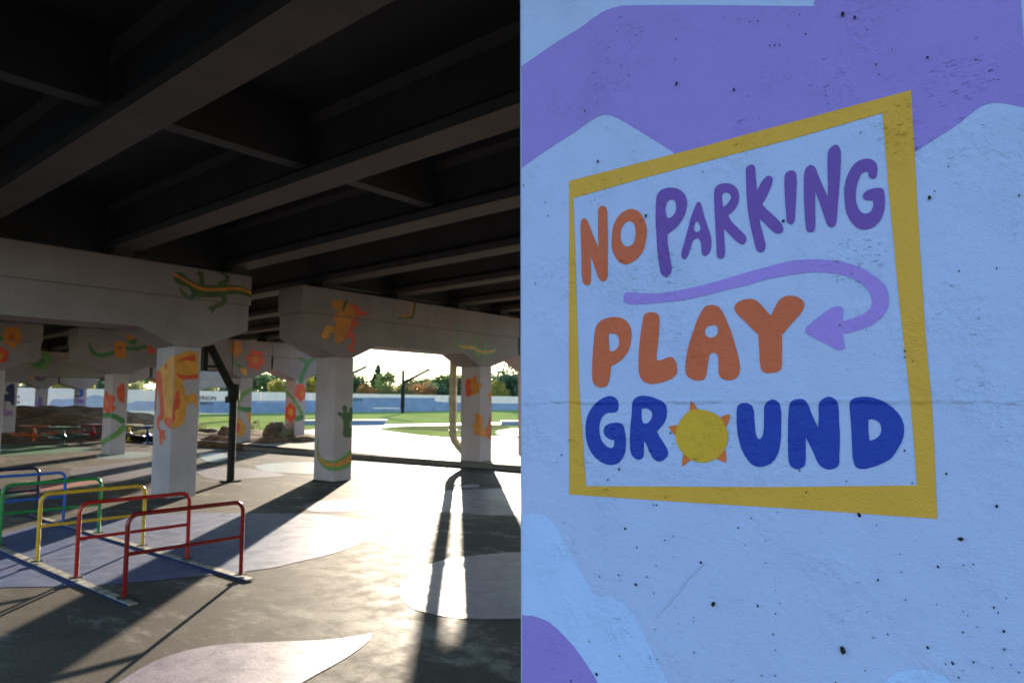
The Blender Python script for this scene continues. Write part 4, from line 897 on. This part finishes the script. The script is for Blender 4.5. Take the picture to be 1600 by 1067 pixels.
# ---------------------------------------------------------------- hoarding
pL = on_d(0, 634, 62); pR = on_d(820, 634, 100)
dirF = (Vector((pR.x, pR.y, 0))-Vector((pL.x, pL.y, 0))); LEN = dirF.length; dirF.normalize(); nF = Vector((-dirF.y, dirF.x, 0))
if nF.dot(Vector((pL.x, pL.y, 0))) > 0: nF = -nF      # towards the camera
def fbase(s): return 1.35-.35*max(0, min(1.6, s/LEN))
FTOP = lambda s: 3.25
M_panel = simple('white_hoarding_board', (.95, .76, .68), .5, .04, 2); M_print = simple('blue_hoarding_print', (.22, .30, .48), .5, .1, 1); M_print2 = simple('lilac_hoarding_print', (.45, .45, .60), .5, .08, 1)
M_ink = simple('dark_print', (.06, .06, .07), .6); M_redp = simple('red_print', (.6, .08, .08), .5); M_post = simple('hoarding_post', (.25, .22, .2), .6)
hd = tag(empty('hoarding', (pL.x, pL.y, 1.2)), 'long white site hoarding with blue printed hills running behind the lawn', 'hoarding')
PWD = 2.9
pm_ = MB(); pm_.box(-PWD/2+.012, PWD/2-.012, -.03, .03, -.5, 1.9); pme = pm_.mesh('hoarding_panel'); pme.materials.append(M_panel)
rzF = math.atan2(dirF.y, dirF.x)
i0 = int(-45/PWD); i1 = int((LEN+60)/PWD)
for i in range(i0, i1):
    s_ = (i+.5)*PWD; c = Vector((pL.x, pL.y, 0))+dirF*s_
    o = link('hoarding_panel', pme, None, hd, Vector((c.x, c.y, fbase(s_)))-Vector(hd.location)); o.rotation_euler = (0, 0, rzF)
def on_fence(x, y, lift=.04):
    d = ray(x, y); a = Vector((pL.x, pL.y, 0))+nF*lift
    t = (a-CAM).dot(nF)/d.dot(nF); return CAM+d*t
def fprint(name, px, mat, lift, n=4, label=None):
    L_ = smooth_loop(px, n); W = [on_fence(p[0], p[1], lift) for p in L_]
    fl = [Vector(((p-pL).dot(dirF), p.z, 0)) for p in W]; tr = tessellate_polygon([fl]); mb = MB(); mb.add(W, [tuple(t) for t in tr])
    o = mb.build(name, mat, hd)
    for p in o.data.polygons:
        if p.normal.dot(nF) < 0: p.flip()
    if label: o['label'] = label
    return o
fprint('printed_hills', [(75, 640, 1), (77, 632), (82, 625), (90, 623), (100, 624), (115, 622.5), (130, 627), (135, 640, 1)], M_print2, .035)
fprint('printed_hills', [(120, 641, 1), (128, 625), (136, 620), (150, 617), (165, 620), (185, 624), (200, 630), (215, 626), (230, 627), (300, 628, 1), (300, 642, 1)], M_print2, .04)
fprint('printed_hills', [(295, 645, 1), (295, 627, 1), (420, 626, 1), (560, 625, 1), (560, 648, 1)], M_print, .04)
fprint('printed_hills', [(552, 649, 1), (552, 621, 1), (680, 621.5, 1), (682, 627), (720, 629), (770, 630), (960, 631, 1), (960, 655, 1), (552, 650, 1)], M_print, .045, label='stepped blue print on the hoarding')
fprint('printed_stripe', [(583, 636.5, 1), (625, 637, 1), (625, 638.8, 1), (583, 638.3, 1)], M_panel, .055)
fprint('printed_dash', [(401, 627.5, 1), (446, 627.5, 1), (446, 629, 1), (401, 629, 1)], M_print2, .05)
fprint('red_notice', [(701, 620, 1), (712, 620, 1), (712, 636, 1), (701, 636, 1)], M_post, .05)
fprint('red_notice', [(703.5, 622, 1), (712, 622, 1), (712, 635, 1), (703.5, 635, 1)], M_redp, .06)
def ftext(txt, px, py, hpx, mat):
    cu = bpy.data.curves.new('lettering', 'FONT'); cu.body = txt; cu.size = 1; cu.align_x = 'LEFT'; cu.offset = .02
    ob = bpy.data.objects.new('lettering', cu); COL.objects.link(ob); bpy.context.view_layer.update()
    me = bpy.data.meshes.new_from_object(ob.evaluated_get(bpy.context.evaluated_depsgraph_get())); bpy.data.objects.remove(ob)
    a = on_fence(px, py, .07); b = on_fence(px, py-hpx, .07); h = (b.z-a.z)/.72
    xdir = dirF if dirF.dot(rt) > 0 else -dirF
    M = Matrix((xdir*h, Vector((0, 0, h)), nF*h)).transposed().to_4x4()
    M.translation = a-Vector(hd.location); me.transform(M); me.materials.clear()
    return link('lettering', me, mat, hd)
ftext('ERSON', 310.5, 624.5, 6, M_ink); ftext('ERSON', 313, 632, 4.2, M_ink)
ftext('ERSON', 550, 626.3, 4.2, M_ink); ftext('N', 24, 622, 5, M_ink); ftext('N', 24, 630, 5, M_ink)

# black slanted-arm posts far off on the lawn
def far_post(px, D, ax0, ay0, ax1, ay1, label, top, base_y=637):
    a = on_d(px, top, D); b = on_d(px, base_y, D); e = tag(empty('slant_arm_post', (a.x, a.y, b.z)), label, 'post')
    r_ = 2.9/F*D
    mb = MB(); mb.tube([(a.x, a.y, zt(a.x, a.y)-.1), (a.x, a.y, a.z)], r_*.85, 12); mb.build('pole', M_black, e, smooth=True)
    mb = MB(); mb.tube([(a.x, a.y, b.z-.1), (a.x, a.y, on_d(px, 600, D).z)], r_*1.05, 12); mb.build('sleeve', M_black, e, smooth=True)
    mb = MB(); mb.tube([on_d(ax0, ay0, D), on_d(ax1, ay1, D*.985)], r_*.75, 8); mb.build('arm', M_black, e, smooth=True)
far_post(630, 78, 630, 598, 671, 577, 'distant black post with a slanted arm standing before the hoarding', 578.5)
far_post(538, 74, 538, 589, 572, 573, 'distant black post hidden by a column, only its slanted arm showing', 574)

# low walls by the path with blue sides
M_bw = simple('blue_wall_side', (.22, .32, .55), .5, .1, 1)
def lowwall(pxs, h, label):
    W = px_poly(pxs, zt); z0 = min(zt(*p) for p in W); e = tag(empty('low_wall', (W[0][0], W[0][1], z0)), label, 'low wall')
    mb = MB(); mb.prism(W, z0-.05, z0+h, 'Z'); mb.build('wall_body', M_bw, e)
    cxm = sum(p[0] for p in W)/len(W); cym = sum(p[1] for p in W)/len(W)
    W2 = [(cxm+(p[0]-cxm)*1.03, cym+(p[1]-cym)*1.03) for p in W]
    mb = MB(); mb.prism(W2, z0+h+.003, z0+h+.07, 'Z'); mb.build('coping', G_path, e)
lowwall([(470, 664), (600, 663), (604, 661), (470, 662)], .22, 'low blue wall with a pale coping left of the lawn island')
lowwall([(783, 664.5), (860, 664.5), (860, 662.5), (783, 662.5)], .2, 'low blue wall with a pale coping beside the far right column')

# trees (tip position, distance, width)
T = [
 (-60, 570, 100, 90, 'dark', 'dark tree beyond the hoarding, off the left edge'),
 (40, 592, 90, 30, 'dark', 'dark tree peeping between the first two far columns at the left'),
 (78, 588, 92, 44, 'dark', 'dark bushy tree left of the small yellow tree'),
 (100, 588, 86, 22, 'yellow', 'small yellow tree glowing under the third row arch'),
 (124, 590, 95, 34, 'green', 'green tree just right of the small yellow tree'),
 (155, 582, 96, 40, 'dark', 'blue green tree at the right end of the far arch'),
 (142, 596, 84, 10, 'yellow', 'slim lime green sapling in front of the hoarding trees'),
 (206, 594, 90, 26, 'olive', 'olive tree seen between the flower column and frog column'),
 (250, 585, 110, 60, 'green', 'green tree hidden mostly behind the frog column'),
 (322, 597, 92, 22, 'olive', 'low olive tree under the black bracket'),
 (345, 590, 112, 60, 'dark', 'dark tree behind the black post'),
 (398, 586, 112, 40, 'green', 'green tree left of the narrow arch'),
 (418, 578, 120, 44, 'dark', 'taller dark tree in the middle of the narrow arch'),
 (434, 594, 104, 22, 'yellow', 'yellowish tree at the right of the narrow arch'),
 (478, 584, 116, 44, 'green', 'green tree left of the second pier column'),
 (492, 592, 108, 26, 'yellow', 'yellow tree half hidden by the second pier column'),
 (530, 588, 118, 60, 'green', 'tree fully behind the second pier column'),
 (562, 590, 118, 34, 'dark', 'rounded green tree left of the tall conifer'),
 (580, 604, 110, 26, 'autumn', 'small rust coloured tree at the foot of the conifer'),
 (591, 566, 122, 27, 'conifer', 'tall pointed conifer above all other trees'),
 (603, 585, 112, 22, 'green', 'light green tree leaning on the conifer'),
 (620, 601, 108, 34, 'olive', 'low olive tree left of the black post'),
 (648, 594, 118, 44, 'olive', 'olive tree right behind the black post'),
 (658, 602, 108, 36, 'autumn', 'orange autumn tree right of the black post'),
 (690, 590, 124, 60, 'green', 'broad green tree under the arch'),
 (684, 600, 112, 34, 'dark', 'dark clump below the broad green tree'),
 (715, 591, 128, 56, 'olive', 'olive tree behind the drain pipe'),
 (745, 584, 124, 60, 'dark', 'tree behind the leaf painted column'),
 (786, 588, 116, 34, 'dark', 'dark green tree right of the leaf painted column'),
 (803, 572, 112, 44, 'dark', 'tall dark tree at the edge of the blue column'),
 (776, 598, 106, 22, 'yellow', 'small yellow green tree between column and dark tree'),
 (850, 570, 120, 90, 'dark', 'big tree hidden by the near blue column'),
 (930, 580, 120, 100, 'green', 'green tree hidden by the near blue column'),
]
for t_ in T: tree(*t_)

# small weeds and the lime sapling on the soil, an orange sapling near the boulder
vs, fs = leafblob(500, .35, .35, .3, .3, .035, rn, 7); wm_ = bpy.data.meshes.new('weed'); wm_.from_pydata([tuple(q) for q in vs], [], fs); wm_.materials.append(FM['olive'])
for (x, y, s_, lb) in ((313, 677, .9, 'yellow green weed tuft on the soil beside the boulder'), (447, 684, .6, 'small weed tuft at the foot of the hammerhead column'), (106, 664, 1.1, 'weed tuft on the bank below the far columns'), (395, 676, 1.0, 'weed tuft at the lawn edge in the narrow arch')):
    p = on_z(x, y, .4)
    for _ in range(8): p = on_z(x, y, max(soil_z(p.x, p.y), zt(p.x, p.y) if p.x > 16 else 0))
    o = link('weed_tuft', wm_, None, None, p); o.scale = (s_, s_, s_); tag(o, lb, 'weed', 'weeds on the soil')
